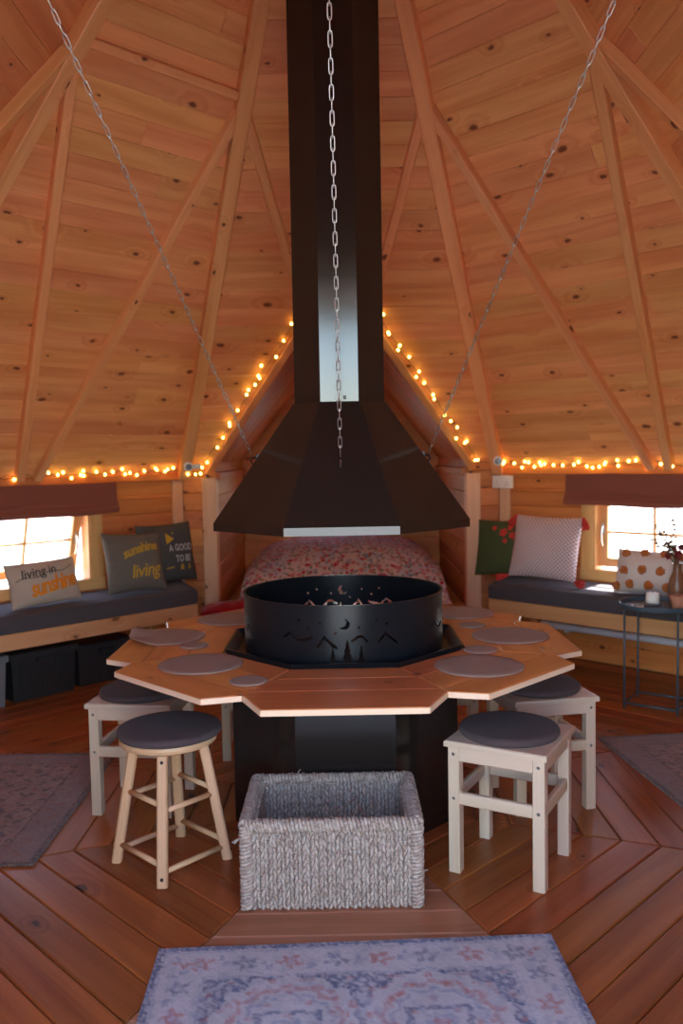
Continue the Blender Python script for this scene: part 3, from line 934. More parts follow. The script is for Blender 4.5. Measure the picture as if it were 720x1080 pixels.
# round stool with splayed legs
rs = thing('round_stool', 'round wooden stool with four splayed legs and rungs', 'stool', (0, 0, 0))
mb = MB(); H = .452
lathe(mb, [(0, H - .03), (.150, H - .03), (.165, H - .022), (.168, H - .012), (.165, H - .002), (.155, H), (0, H)], 56); obj('seat', mb, M['round'], rs, smooth=30)
tp = lambda a, z: V3(math.cos(a), math.sin(a), 0) * (.193 - (.193 - .118) * z / (H - .03)) + V3(0, 0, z)
A0 = [-PI / 2 + .03, .03, PI / 2 + .03, PI + .03]
for a in A0:
    mb = MB(); timber(mb, tp(a, 0), tp(a, H - .03), .036, .034, V3(math.cos(a), math.sin(a), 0), .006)
    lg = obj('leg', mb, M['round'], rs)
    for z in (.03, H - .055):
        mb = MB(); o_ = V3(math.cos(a), math.sin(a), 0); c = tp(a, z) + o_ * .0165
        tube(mb, [c - o_ * .004, c + o_ * .003], .006, 10); obj('bolt', mb, M['iron'], lg)
for i in range(4):
    for z in (.045 + .02 * (i % 2), .235 + .018 * (i % 2)):
        mb = MB(); a, b_ = tp(A0[i], z), tp(A0[(i + 1) % 4], z); d = (b_ - a).normalized()
        tube(mb, [a + d * .012, b_ - d * .012], .0095, 10); obj('rung', mb, M['round'], rs, smooth='all')
rs.location = (-.614, -.492, 0)
cushion('grey felt pad on the round stool', .178, -.610, -.487, .4525)

# ================================================================== BASKET
def basket():
    x0, x1, y0, y1, h = -.322, .222, -.842, -.452, .262
    cx, cy = (x0 + x1) / 2, (y0 + y1) / 2
    t = thing('woven_basket', 'grey woven seagrass storage basket on the floor against the fire pit', 'basket', (cx, cy, 0))
    th = .022
    rb = random.Random(8)
    def wall(a, b, face, nm):
        # one side from a to b (plan points), `face` = outward normal: a thin backing and the strands on both faces
        a, b, n = Vector((*a, 0)), Vector((*b, 0)), Vector((*face, 0)); L = (b - a).length; d = (b - a) / L
        mb = MB(); nu, nz = 24, 12
        bulge = lambda u, z: .010 * math.sin(PI * u / L) * math.sin(PI * z / h * .9 + .2)
        for off, sg in ((-.006, 1), (-.016, -1)):
            ids = [[mb.add(a + d * (L * i / nu) + n * (off + bulge(L * i / nu, h * j / nz)) + V3(0, 0, h * j / nz)) for j in range(nz + 1)] for i in range(nu + 1)]
            for i in range(nu):
                for j in range(nz):
                    f = [ids[i][j], ids[i + 1][j], ids[i + 1][j + 1], ids[i][j + 1]]; mb.face(f if sg > 0 else f[::-1])
        p, q = .0128, .0245
        nc = int(L / p)
        for off, sg in ((-.002, 1), (-.020, -1)):
            for i in range(nc):
                sl = .0050 if i % 2 else -.0042
                for j in range(-1, int(h / q) + 1):
                    u = (i + .5) * L / nc + rb.uniform(-.0012, .0012); z = (j + (.5 if i % 2 else 0)) * q + rb.uniform(-.002, .002) + .012
                    pts, rs_ = [], []
                    for tt, k_, r_ in ((-1, -.5, .35), (-.55, .55, .8), (0, 1, 1), (.55, .55, .8), (1, -.5, .35)):
                        zz = min(h, max(.002, z + tt * q * .66)); uu = min(L, max(0, u + sl * tt))
                        pts.append(a + d * uu + n * (off + sg * (.0048 * k_) + bulge(uu, zz)) + V3(0, 0, zz)); rs_.append(.0064 * r_ * rb.uniform(.88, 1.08))
                    if (pts[-1] - pts[0]).length > .012: tube(mb, pts, rs_, 6, caps=False)
        return obj(nm, mb, M['seagrass'], t, smooth='all')
    i = .012
    wall((x0 + i, y0 + i), (x1 - i, y0 + i), (0, -1), 'side_panel')
    wall((x1 - i, y0 + i), (x1 - i, y1 - i), (1, 0), 'side_panel')
    wall((x1 - i, y1 - i), (x0 + i, y1 - i), (0, 1), 'side_panel')
    wall((x0 + i, y1 - i), (x0 + i, y0 + i), (-1, 0), 'side_panel')
    mb = MB(); box(mb, (cx, cy, .012), (x1 - x0 - .03, y1 - y0 - .03, .02)); obj('bottom', mb, M['seagrass'], t)
    def rope(pts, r, nm, turns, seed=0):
        # a core wound tightly with strands
        A, B = Vector(pts[0]), Vector(pts[1]); d = (B - A); L = d.length; d /= L
        u = (V3(0, 0, 1) if abs(d.z) < .8 else V3(1, 0, 0)); u = (u - d * u.dot(d)).normalized(); w = d.cross(u)
        mb = MB(); tube(mb, [A, B], r - .006, 10)
        pitch = .0118 * 2; n = int(L / pitch * 16)
        for st in (0, PI):
            P, rs_ = [], []
            for i in range(n + 1):
                s_ = L * i / n; an = 2 * PI * s_ / pitch + st + .5 * math.sin(s_ * 37 + seed)
                rr = r - .004 + .0012 * math.sin(s_ * 91 + seed * 2 + st)
                P.append(A + d * s_ + (u * math.cos(an) + w * math.sin(an)) * rr); rs_.append(.0062 * (1 + .10 * math.sin(i * 1.7 + seed)))
            tube(mb, P, rs_, 6)
        return obj(nm, mb, M['seagrass'], t, smooth='all')
    zr = h + .004; e = .008
    for a, b_ in (((x0 + e, y0 + e), (x1 - e, y0 + e)), ((x1 - e, y0 + e), (x1 - e, y1 - e)), ((x1 - e, y1 - e), (x0 + e, y1 - e)), ((x0 + e, y1 - e), (x0 + e, y0 + e))):
        rope([(*a, zr), (*b_, zr)], .021, 'rim', 1, a[0] * 7)
    for px, py in ((x0 + e, y0 + e), (x1 - e, y0 + e), (x1 - e, y1 - e), (x0 + e, y1 - e)):
        rope([(px, py, .004), (px, py, zr)], .020, 'corner_post', 1, px * 5 + py)
    for p, q in (((x0, y0 + .02, .225), (-.035, -.01, -.012)), ((x0, y0 + .02, .225), (-.03, .006, -.022)), ((x1 + .01, y0 + .03, .10), (.016, -.004, .006)), ((x0 + .15, y1, h + .02), (.012, 0, .016))):
        mb = MB(); a = Vector(p); b_ = a + Vector(q); tube(mb, [a, (a + b_) / 2 + V3(0, 0, .004), b_], .0022, 5)
        obj('loose_strand', mb, M['seagrass'], t)
basket()

# ================================================================== RUGS
def noise2(w, h, n, seed):
    r = np.random.default_rng(seed); g = r.random((n + 2, n + 2)); x = np.linspace(0, n, w); y = np.linspace(0, n, h)
    xi, yi = x.astype(int), y.astype(int); fx, fy = x - xi, y - yi
    fx, fy = fx * fx * (3 - 2 * fx), fy * fy * (3 - 2 * fy)
    a = g[np.ix_(yi, xi)]; b = g[np.ix_(yi, xi + 1)]; c = g[np.ix_(yi + 1, xi)]; d = g[np.ix_(yi + 1, xi + 1)]
    return (a * (1 - fx) + b * fx) * (1 - fy[:, None]) + (c * (1 - fx) + d * fx) * fy[:, None]
def lin(r, g, b): return np.array([((x / 255) / 12.92 if x < 10 else ((x / 255 + .055) / 1.055) ** 2.4) for x in (r, g, b)])
def rug_colors(W, L, step, style, seed):
    nx, ny = int(W / step) + 1, int(L / step) + 1
    x = np.linspace(-W / 2, W / 2, nx)[None, :] * np.ones((ny, 1)); y = np.linspace(0, L, ny)[:, None] * np.ones((1, nx))
    if style == 'blue':
        x = x + .010 * (noise2(nx, ny, 26, seed + 5) - .5) + .008 * (noise2(nx, ny, 90, seed + 6) - .5)
        y = y + .010 * (noise2(nx, ny, 26, seed + 7) - .5) + .008 * (noise2(nx, ny, 90, seed + 8) - .5)
    ax = W / 2 - np.abs(x); ay = np.minimum(y, L - y); d = np.minimum(ax, ay)
    f1 = noise2(nx, ny, 60, seed); f2 = noise2(nx, ny, 170, seed + 1); f3 = noise2(nx, ny, 14, seed + 2); f4 = noise2(nx, ny, 300, seed + 3)
    if style == 'blue':
        pale, navy, rust, mid = lin(186, 182, 188), lin(74, 86, 120), lin(168, 100, 90), lin(140, 145, 168)
    else:
        pale, navy, rust, mid = lin(152, 122, 108), lin(48, 44, 50), lin(136, 86, 70), lin(112, 100, 102)
    col = np.ones((ny, nx, 3)) * pale
    def put(mask, c, a=1.0):
        m = np.clip(mask, 0, 1)[..., None] * a; col[:] = col * (1 - m) + c * m
    sm = lambda v, a, b: np.clip((v - a) / (b - a), 0, 1)
    worn = sm(f2 * .6 + f4 * .4, .36, .56)
    if style == 'blue':
        put(d < .020, navy, .9); put((d > .024) & (d < .030), mid, .8)
        # flowers in the border
        along = np.where(ax < ay, y, x); across = d
        per = .125; ph = np.floor(along / per); u = (along / per - ph - .5) * per; v = across - .085
        ang = np.arctan2(v, u); rr = np.hypot(u, v * 1.1)
        fl = (rr < .030 * (1 + .35 * np.cos(5 * ang + ph))) & (d > .03) & (d < .145)
        put(fl & (ph % 2 == 0), rust, .8); put(fl & (ph % 2 != 0), navy, .65)
        put((rr < .010) & (d < .145), pale, .8)
        u2 = (along / per - np.floor(along / per + .5)) * per
        put((np.abs(u2) < .014) & (np.abs(v + .03 * np.sin(ph)) < .011), mid, .9)
        put((d > .142) & (d < .148), mid, .8)
        # inner field
        inn = d > .150
        put(inn, mid, .55)
        fr_ = (d > .152) & (d < .24)
        put(fr_, navy, .72)
        cell = np.sin(x * 150) * np.sin(y * 150); put(fr_ & (cell > .45), pale, .75)
        # scalloped medallions
        for cxm in (-.19, .19):
            for cym in np.arange(.36, L, .46):
                qx, qy = (x - cxm) / .205, (y - cym) / .22
                a_ = np.arctan2(qy, qx); r_ = np.hypot(qx, qy) * (1 + .05 * np.cos(14 * a_))
                put((r_ < 1.02) & inn, navy, .6); put((r_ < .94) & inn, pale, .9)
                put((r_ < .74) & (r_ > .66), rust, .6); put((r_ < .60) & (r_ > .54), mid, .8)
                sq = np.maximum(np.abs(x - cxm) / .085, np.abs(y - cym) / .06)
                put((sq < 1) & (sq > .78), navy, .75); put((sq < .45), mid, .8); put((sq < .2), rust, .7)
                fl2 = (np.sin(x * 75 + cym) * np.sin(y * 82) > .62) & (r_ < .95) & (r_ > .62); put(fl2, rust, .6)
        put(inn & (np.sin(x * 60) * np.sin(y * 64) > .80), rust, .55)
    else:
        put(d < .02, navy, .8); put((d > .02) & (d < .13), mid, .6)
        mot = np.sin(x * 52 + 3 * f3) * np.sin(y * 58 + 2 * f1) + .6 * np.sin(x * 110) * np.sin(y * 100)
        put((mot > .45) & (d > .13), navy, .75); put((mot < -.55) & (d > .05), rust, .75)
        put((np.abs(d - .14) < .006), navy, .6)
    put(1 - worn, pale, .72)
    put(sm(f1, .62, .85), mid, .35)
    col *= (.86 + .28 * f4)[..., None] * (.9 + .2 * f3)[..., None]
    return nx, ny, np.clip(col, 0, 1).reshape(-1, 3)
def rug(label, W, L, corner, rz, style, seed, group=None):
    """corner: middle of the far edge; the rug runs from there along -y (turned by rz)"""
    step = .006
    nx, ny, col = rug_colors(W, L, step, style, seed)
    mb = MB(); t = .007
    nz = noise2(nx, ny, 9, seed + 9)
    for j in range(ny):
        for i in range(nx):
            mb.v.append((-W / 2 + W * i / (nx - 1), -L * j / (ny - 1), t + .0015 * nz[j, i]))
    for j in range(ny - 1):
        for i in range(nx - 1):
            a = j * nx + i; mb.face([a, a + nx, a + nx + 1, a + 1])
    # rim down to the floor
    loop = [i for i in range(nx)] + [j * nx + nx - 1 for j in range(1, ny)] + [(ny - 1) * nx + i for i in range(nx - 2, -1, -1)] + [j * nx for j in range(ny - 2, 0, -1)]
    low = []
    extra = []
    for q in loop:
        low.append(len(mb.v)); mb.v.append((mb.v[q][0], mb.v[q][1], .0006)); extra.append(col[q] * .8)
    for i in range(len(loop)):
        j = (i + 1) % len(loop); mb.face([loop[i], loop[j], low[j], low[i]])
    col = np.r_[col, np.array(extra)]
    o = obj('rug', mb, M['rug'], None, smooth=40, col=col); o.location = (*corner, .0005); o.rotation_euler = (0, 0, rz)
    return tag(o, label, 'rug', group)
rug('pale blue and rust patterned rug in front of the woven basket', 1.125, 1.30, (.02, -1.03), .035, 'blue', 3)
rug('worn brown patterned rug below the bench with black crates', 1.10, 1.12, (-1.64, .595), -.0, 'brown', 21)
rug('worn brown patterned rug below the small blue side table', 1.15, 1.35, (1.80, .74), .10, 'brown', 33)

# ================================================================== BENCHES
def bench(k, lab, clab):
    P = lambda s, a, z: onk(k, s, a, z)
    ie = 1 if k < 0 else -1                      # the end next to the bed alcove
    se = ie * .885
    so = -ie * 1.0
    aw = AP - .012
    def poly(a0, e=0.0):
        pts = [(so, a0), (se, a0), (ie * (aw * T22 - .035), aw), (so, aw)]
        return pts
    fr = lambda z: (V3(0, 0, z), kt(k), kn(k), V3(0, 0, 1))
    root = thing('bench', lab, 'bench', P(0, (BENCH + AP) / 2, 0))
    mb = MB(); board(mb, poly(BENCH + .012), fr(BTOP - .1005), .02, 0); obj('seat_board', mb, M['bench'], root)
    mb = MB(); timber(mb, P(so, BENCH + .014, BTOP - .1485), P(se, BENCH + .014, BTOP - .1485), .026, .094, V3(0, 0, 1), .004); obj('front_rail', mb, M['bench'], root)
    for s in (so + ie * .05, se - ie * .09):
        for a in (BENCH + .06, AP - .08):
            mb = MB(); timber(mb, P(s, a, 0), P(s, a, BTOP - .121), .05, .05, kn(k)); obj('leg', mb, M['bench'], root)
    # seat pad
    mb = MB(); pl = poly(BENCH - .004, .0)
    if area(pl) < 0: pl = pl[::-1]
    q1, q2 = inset(pl, .010), inset(pl, .022)
    Z = [BTOP - .1, BTOP - .094, BTOP - .02, BTOP - .006, BTOP]
    O = lambda p, z: P(p[0], p[1], z)
    ngon_stack(mb, [[O(p, Z[0]) for p in q1], [O(p, Z[1]) for p in pl], [O(p, Z[2]) for p in pl], [O(p, Z[3]) for p in q1], [O(p, Z[4]) for p in q2]])
    o = obj('bench_pad', mb, M['grey'], None)
    tag(o, clab, 'seat cushion')
bench(-1, 'pine wall bench with two black crates beneath', 'long grey seat pad under the beige printed cushion')
bench(1, 'pine wall bench behind the small blue side table', 'long grey seat pad under the knitted and pom-pom cushions')

# crates under the bench
def crate(k, s, a, w, d, h, label, mat, group=None):
    c = onk(k, s, a, 0)
    root = thing('storage_crate', label, 'crate', c, group)
    t, n = kt(k), kn(k)
    body = MB()
    r0 = [c + t * (x * w / 2 * .94) + n * (y * d / 2 * .94) for x, y in ((-1, -1), (1, -1), (1, 1), (-1, 1))]
    r1 = [c + t * (x * w / 2) + n * (y * d / 2) + V3(0, 0, h * .86) for x, y in ((-1, -1), (1, -1), (1, 1), (-1, 1))]
    ngon_stack(body, [r0, r1])
    for i in range(5):
        x = (-.36 + .18 * i) * w
        timber(body, c + t * x - n * (d / 2 * .94 + .001) + V3(0, 0, .01), c + t * x - n * (d / 2 + .002) + V3(0, 0, h * .8), .012, .008, n)
    obj('body', body, mat, root)
    lid = MB(); fr = (c + V3(0, 0, h), t, n, V3(0, 0, 1))
    board(lid, rect(-w / 2 - .012, w / 2 + .012, -d / 2 - .012, d / 2 + .012), fr, h * .14, .008); obj('lid', lid, mat, root)
    hm = MB(); timber(hm, c - t * .05 - n * (d / 2 + .014) + V3(0, 0, h * .8), c + t * .05 - n * (d / 2 + .014) + V3(0, 0, h * .8), .018, .03); obj('handle', hm, mat, root)
GK = 'crates under the bench'
crate(-1, -.115, 2.56, .40, .30, .29, 'black lidded crate under the bench below the beige cushion', M['crate'], GK)
crate(-1, .31, 2.585, .38, .28, .26, 'black lidded crate under the bench further in toward the alcove', M['crate'], GK)
crate(-1, -.56, 2.54, .40, .32, .30, 'dull grey bin under the bench beside the black crates, mostly out of view', M['crategrey'], GK)

# tube heater on the wall under the other bench
ht = thing('tube_heater', 'pale enamel tube heater on the wall under the bench', 'heater', onk(1, 0, AP - .08, .21))
mb = MB(); tube(mb, [onk(1, -.74, AP - .085, .225), onk(1, .88, AP - .085, .225)], .024, 16); obj('heating_tube', mb, M['heater'], ht, smooth=40)
for s in (-.55, .55):
    mb = MB(); timber(mb, onk(1, s, AP - .048, .19), onk(1, s, AP - .048, .285), .03, .09, kn(1)); obj('bracket', mb, M['heater'], ht)

# ================================================================== CUSHIONS
def pillow_fn(w, h, t, seed, pinch=.08, plump=2.6):
    r = random.Random(seed); ph = [r.uniform(0, 6.28) for _ in range(6)]
    def f(u, v, side):
        """u,v in -1..1"""
        x = u * w / 2 * (1 - pinch * (1 - abs(u) ** 2) * 0 - pinch * (1 - v * v) * abs(u))
        y = v * h / 2 * (1 - pinch * (1 - u * u) * abs(v))
        e = max(0.0, (1 - abs(u) ** plump) * (1 - abs(v) ** plump)) ** .55
        wr = 1 + .05 * math.sin(u * 5 + v * 3 + ph[0]) + .04 * math.sin(v * 7 - u * 4 + ph[1])
        z = side * t / 2 * e * wr
        return V3(x, y, z)
    return f
def pillow_mesh(f, n=36):
    mb = MB(); ids = {}
    for side in (1, -1):
        for i in range(n + 1):
            for j in range(n + 1):
                e = i in (0, n) or j in (0, n)
                key = (i, j, 0 if e else side)
                if key not in ids:
                    # denser near the edges
                    u, v = math.sin((i / n - .5) * PI), math.sin((j / n - .5) * PI)
                    ids[key] = mb.add(f(u, v, side))
        g = lambda i, j: ids[(i, j, 0 if (i in (0, n) or j in (0, n)) else side)]
        for i in range(n):
            for j in range(n):
                q = [g(i, j), g(i + 1, j), g(i + 1, j + 1), g(i, j + 1)]
                uv = [(mb.v[a][0], mb.v[a][1]) for a in q]
                mb.face(q if side > 0 else q[::-1], uv if side > 0 else uv[::-1])
    return mb
def place(o, k, s, a, z, tilt, roll=0.0, yaw=0.0):
    """stand a cushion (local x across, y up, z outwards to the room) on the bench by wall k"""
    ex, ez = kt(k), -kn(k); ey = V3(0, 0, 1)
    B = Matrix((ex, ey, ez)).transposed()
    Rm = B @ Matrix.Rotation(yaw, 3, 'Y') @ Matrix.Rotation(-tilt, 3, 'X') @ Matrix.Rotation(roll, 3, 'Z')
    lo = min((Rm @ v.co).z for q in [o] + list(o.children) for v in q.data.vertices)
    o.matrix_world = Matrix.Translation(V3(*onk(k, s, a, 0).xy, BTOP + .0015 - lo)) @ Rm.to_4x4()
def lettering(text, size, f, w, h, cx, cy, shear=0.0, bold=0.0, squash=1.0, spacing=1.0, lift=.0050, arc=0.0, rot=0.0):
    cu = bpy.data.curves.new('letters', 'FONT'); cu.body = text; cu.size = size; cu.shear = shear; cu.offset = bold
    cu.align_x = 'CENTER'; cu.align_y = 'CENTER'; cu.space_character = spacing; cu.resolution_u = 3
    o = bpy.data.objects.new('letters', cu); C.objects.link(o)
    dg = bpy.context.evaluated_depsgraph_get(); me = o.evaluated_get(dg).to_mesh()
    mb = MB()
    for v in me.vertices:
        x, y = v.co.x * squash, v.co.y + arc * (v.co.x ** 2)
        x, y = x * math.cos(rot) - y * math.sin(rot) + cx, x * math.sin(rot) + y * math.cos(rot) + cy
        u, q = max(-.97, min(.97, x / (w / 2))), max(-.97, min(.97, y / (h / 2)))
        p = f(u, q, 1); mb.v.append((x, y, p.z + lift))
    for p in me.polygons: mb.face(list(p.vertices))
    o.evaluated_get(dg).to_mesh_clear()
    bpy.data.objects.remove(o); bpy.data.curves.remove(cu)
    return mb
def decal(pts, f, w, h, lift=.005):
    mb = MB()
    for x, y in pts: mb.v.append((x, y, f(x / (w / 2), y / (h / 2), 1).z + lift))
    mb.face(list(range(len(pts)))); return mb
# beige cushion with orange and black script
w, h = .47, .27
f = pillow_fn(w, h, .13, 1, .05)
p = obj('cushion', pillow_mesh(f), M['linen'], None, smooth='all')
tag(p, 'beige cushion with black and orange script leaning on the open window', 'cushion')
obj('lettering', lettering('sunshine', .135, f, w, h, .025, -.025, .25, .004, .74, .90, rot=.12), M['orangeprint'], p)
obj('lettering', lettering('living in', .080, f, w, h, -.055, .058, .2, .0005, 1, .95, rot=.06), M['blackprint'], p)
mb = MB(); 
pts = [(-.20 + .38 * i / 20, .020 + .05 * i / 20 + .008 * math.sin(i * .7)) for i in range(21)]
obj('flourish', decal(pts + [(x, y - .004) for x, y in pts[::-1]], f, w, h), M['blackprint'], p)
place(p, -1, -.07, 2.47, BTOP + .128, .30, 0.02, .10)
# grey-green cushion
w, h = .42, .40
f = pillow_fn(w, h, .15, 2, .08)
p = obj('cushion', pillow_mesh(f), M['greycot'], None, smooth='all')
tag(p, 'grey-green cushion with mustard script in front of the charcoal cushion', 'cushion')
obj('lettering', lettering('sunshine', .084, f, w, h, .01, .075, .3, .002, .92, .95, rot=.22, arc=-.6), M['yellowprint'], p)
obj('lettering', lettering('living', .12, f, w, h, .03, -.07, .3, .001, .9, .95, rot=.08), M['yellowprint'], p)
place(p, -1, .53, 2.43, BTOP + .190, .28, -.03, -.05)
# charcoal cushion
w, h = .45, .42
f = pillow_fn(w, h, .14, 3, .07)
p = obj('cushion', pillow_mesh(f), M['darkcot'], None, smooth='all')
tag(p, 'charcoal cushion printed with white capitals next to the alcove post', 'cushion')
obj('lettering', lettering('A GOOD', .066, f, w, h, .075, .025, 0, .0005, .72, 1.05), M['whiteprint'], p)
obj('lettering', lettering('TO BE', .066, f, w, h, .085, -.052, 0, .0005, .72, 1.05), M['whiteprint'], p)
obj('triangle_print', decal([(-.035, .135), (-.04, .055), (.03, .09)], f, w, h), M['yellowprint'], p)
mb = decal([(-.06, -.105), (.0, -.10), (.0, -.108), (-.06, -.113)], f, w, h)
obj('stripe_print', mb, M['yellowprint'], p)
for xx, s_ in ((.055, .03), (.125, .018)):
    obj('stripe_print', decal([(xx, -.125), (xx + s_, -.125), (xx + s_ * .8, -.09), (xx + .004, -.09)], f, w, h), M['yellowprint'], p)
obj('stripe_print', decal([(.02, .125), (.032, .125), (.032, .138), (.02, .138)], f, w, h), M['yellowprint'], p)
place(p, -1, .90, 2.62, BTOP + .200, .18, .01, .02)
# green cushion with red flowers
w, h = .40, .40
f = pillow_fn(w, h, .13, 4, .07)
p = obj('cushion', pillow_mesh(f), M['green'], None, smooth='all')
tag(p, 'dark green cushion with red flowers behind the knitted cushion', 'cushion')
for i, (x, y, r_) in enumerate(((.03, .10, .028), (.075, .135, .02), (.10, .08, .024), (-.04, .13, .016), (.05, .04, .016))):
    mb = MB(); n = 20
    for q in range(n):
        a = 2 * PI * q / n; rr = r_ * (1 + .3 * math.cos(5 * a)); xx, yy = x + rr * math.cos(a), y + rr * math.sin(a)
        mb.v.append((xx, yy, f(xx / (w / 2), yy / (h / 2), 1).z + .003))
    mb.face(list(range(n))); obj('flower_print', mb, M['tassel'], p)
place(p, 1, -.99, 2.565, BTOP + .192, .22, .03, .12)
# knitted cushion with tassels
w, h = .48, .42
f = pillow_fn(w, h, .16, 5, .05)
p = obj('cushion', pillow_mesh(f), M['knit'], None, smooth='all')
tag(p, 'pale pink knitted cushion with red corner tassels', 'cushion')
def tassel(c, d):
    mb = MB(); c, d = Vector(c), Vector(d).normalized(); r = random.Random(int(c.x * 999) + int(c.y * 77))
    tube(mb, [c, c + d * .02], [.008, .014], 10)
    s1 = d.orthogonal().normalized(); s2 = d.cross(s1)
    for i in range(34):
        a = r.uniform(0, 6.28); q = r.uniform(.3, 1)
        o_ = (s1 * math.cos(a) + s2 * math.sin(a)) * q
        tube(mb, [c + d * .018 + o_ * .010, c + d * .045 + o_ * .022, c + d * .080 + o_ * .027], .0038, 5)
    return mb
for sx, sy, d in ((-1, -1, (-.8, -.25, .15)), (1, -1, (.8, -.18, .4)), (1, 1, (.45, -1, .35)), (-1, 1, (-.4, -1, .3))):
    obj('tassel', tassel((sx * w / 2 * .985, sy * h / 2 * .985, 0), d), M['tassel'], p)
place(p, 1, -.585, 2.46, BTOP + .196, .27, -.02, .08)
# cushion with pom-poms
w, h = .46, .27
f = pillow_fn(w, h, .16, 6, .05)
p = obj('cushion', pillow_mesh(f), M['cream'], None, smooth='all')
tag(p, 'cream cushion dotted with rust pom-poms behind the side table', 'cushion')
def pompom(c, r_, seed):
    mb = MB(); q = random.Random(seed); n, m = 14, 9
    ids = []
    for i in range(m + 1):
        row = []
        for j in range(n):
            a, b_ = PI * i / m, 2 * PI * j / n; rr = r_ * (1 + q.uniform(-.2, .2))
            row.append(mb.add((c[0] + rr * math.sin(a) * math.cos(b_), c[1] + rr * math.sin(a) * math.sin(b_), c[2] + rr * math.cos(a))))
        ids.append(row)
    for i in range(m):
        for j in range(n): mb.face([ids[i][j], ids[i + 1][j], ids[i + 1][(j + 1) % n], ids[i][(j + 1) % n]])
    return mb
for i, (u, v) in enumerate(((-.86, -.72), (-.42, -.62), (.08, -.62), (.55, -.62), (-.62, -.02), (-.12, .05), (.38, .05), (.82, 0), (-.66, .78), (-.14, .84), (.38, .84), (.85, .78))):
    c = f(u, v, 1); obj('pompom', pompom((c.x, c.y, c.z + .006), .026, i), M['pompom'], p)
place(p, 1, .145, 2.45, BTOP + .128, .25, 0, 0)

# ================================================================== BED
bd = thing('bed_platform', 'low pine bed platform filling the gabled alcove', 'bed', (0, 3.4, 0))
mb = MB(); fr = (V3(0, 2.70, 0), V3(1, 0, 0), V3(0, 0, 1), V3(0, -1, 0))
for i in range(2): board(mb, rect(-AW + .012, AW - .012, i * .14, (i + 1) * .14), fr, .022, .004)
obj('front_panel', mb, M['bench'], bd)
mb = MB(); board(mb, rect(-AW + .012, AW - .012, 2.70, AY - .05), (V3(0, 0, .30), V3(1, 0, 0), V3(0, 1, 0), V3(0, 0, 1)), .02, .003); obj('deck', mb, M['bench'], bd)
mb = MB(); a, b_ = (-.73, 2.82), (.74, AY - .08)
rings = []
for z, e in ((.301, .01), (.32, 0), (.40, 0), (.418, .015)):
    rings.append([V3(a[0] + e, a[1] + e, z), V3(b_[0] - e, a[1] + e, z), V3(b_[0] - e, b_[1] - e, z), V3(a[0] + e, b_[1] - e, z)])
ngon_stack(mb, rings); obj('mattress', mb, M['mattress'], bd)
# duvet mound
mb = MB(); nx, ny = 90, 70; ids = []
n0 = noise2(nx + 1, ny + 1, 9, 5); n1 = noise2(nx + 1, ny + 1, 22, 6)
X0, X1, Y0, Y1 = -.79, .80, 2.735, 4.30
for j in range(ny + 1):
    row = []
    for i in range(nx + 1):
        u, v = i / nx * 2 - 1, j / ny
        ex_ = max(0, 1 - abs(u) ** 3.4) ** .55
        fy = min(1, max(0, v / .32)) ; fy = (1 - (1 - fy) ** 2.2)
        by = 1 - max(0, (v - .9) / .1) ** 2
        x = X0 + (X1 - X0) * (i / nx)
        y = Y0 + (Y1 - Y0) * v
        z = .425 + .285 * ex_ * fy * by + .022 * (n0[j, i] - .5) * ex_ + .010 * (n1[j, i] - .5)
        # hem hangs over the mattress edge
        z = max(z, .428)
        out_ = max(abs(x - .005) - .742, 2.812 - y)
        if out_ > 0: z = min(z, max(.306, .428 - out_ * 2.6)) if out_ > .012 else z
        row.append(mb.add((x, y, max(z, .303))))
    ids.append(row)
for j in range(ny):
    for i in range(nx): mb.face([ids[j][i], ids[j][i + 1], ids[j + 1][i + 1], ids[j + 1][i]])
# closed underneath
lo = len(mb.v); 
o = obj('duvet', mb, M['floral'], None, smooth='all'); tag(o, 'floral duvet heaped on the alcove bed', 'duvet')
# red blanket on the corner
mb = MB(); nx, ny = 30, 12; ids = []
n0 = noise2(nx + 1, ny + 1, 6, 15)
for lay, zo in ((0, 0),):
    for j in range(ny + 1):
        row = []
        for i in range(nx + 1):
            u, v = i / nx, j / ny
            x = -.985 + .34 * u; y = 2.42 + .20 * v
            z = .385 - .05 * (1 - u) ** 2 + .022 * (n0[j, i] - .5) + .03 * math.sin(v * PI)
            row.append(mb.add((x, y, z)))
        ids.append(row)
    for j in range(ny):
        for i in range(nx): mb.face([ids[j][i], ids[j][i + 1], ids[j + 1][i + 1], ids[j + 1][i]])
    edge = [ids[0][i] for i in range(nx + 1)] + [ids[j][nx] for j in range(1, ny + 1)] + [ids[ny][i] for i in range(nx - 1, -1, -1)] + [ids[j][0] for j in range(ny - 1, 0, -1)]
    low = [mb.add((mb.v[q][0], mb.v[q][1], .302)) for q in edge]
    for i in range(len(edge)):
        j = (i + 1) % len(edge); mb.face([edge[j], edge[i], low[i], low[j]])
    mb.face(low)
o = obj('blanket', mb, M['red'], None, smooth=50); tag(o, 'red fleece blanket folded on the step before the alcove bed', 'blanket')
sp = thing('alcove_step', 'low pine step under the red blanket', 'step', (-.80, 2.53, 0))
mb = MB(); board(mb, rect(-.985, .985, 2.40, 2.675), (V3(0, 0, .30), V3(1, 0, 0), V3(0, 1, 0), V3(0, 0, 1)), .03, .004); obj('tread', mb, M['bench'], sp)
mb = MB(); board(mb, rect(-.96, .96, 0, .27), (V3(0, 2.43, 0), V3(1, 0, 0), V3(0, 0, 1), V3(0, -1, 0)), .02, .003); obj('riser', mb, M['bench'], sp)
sp['label'] = 'low pine step in front of the alcove bed'

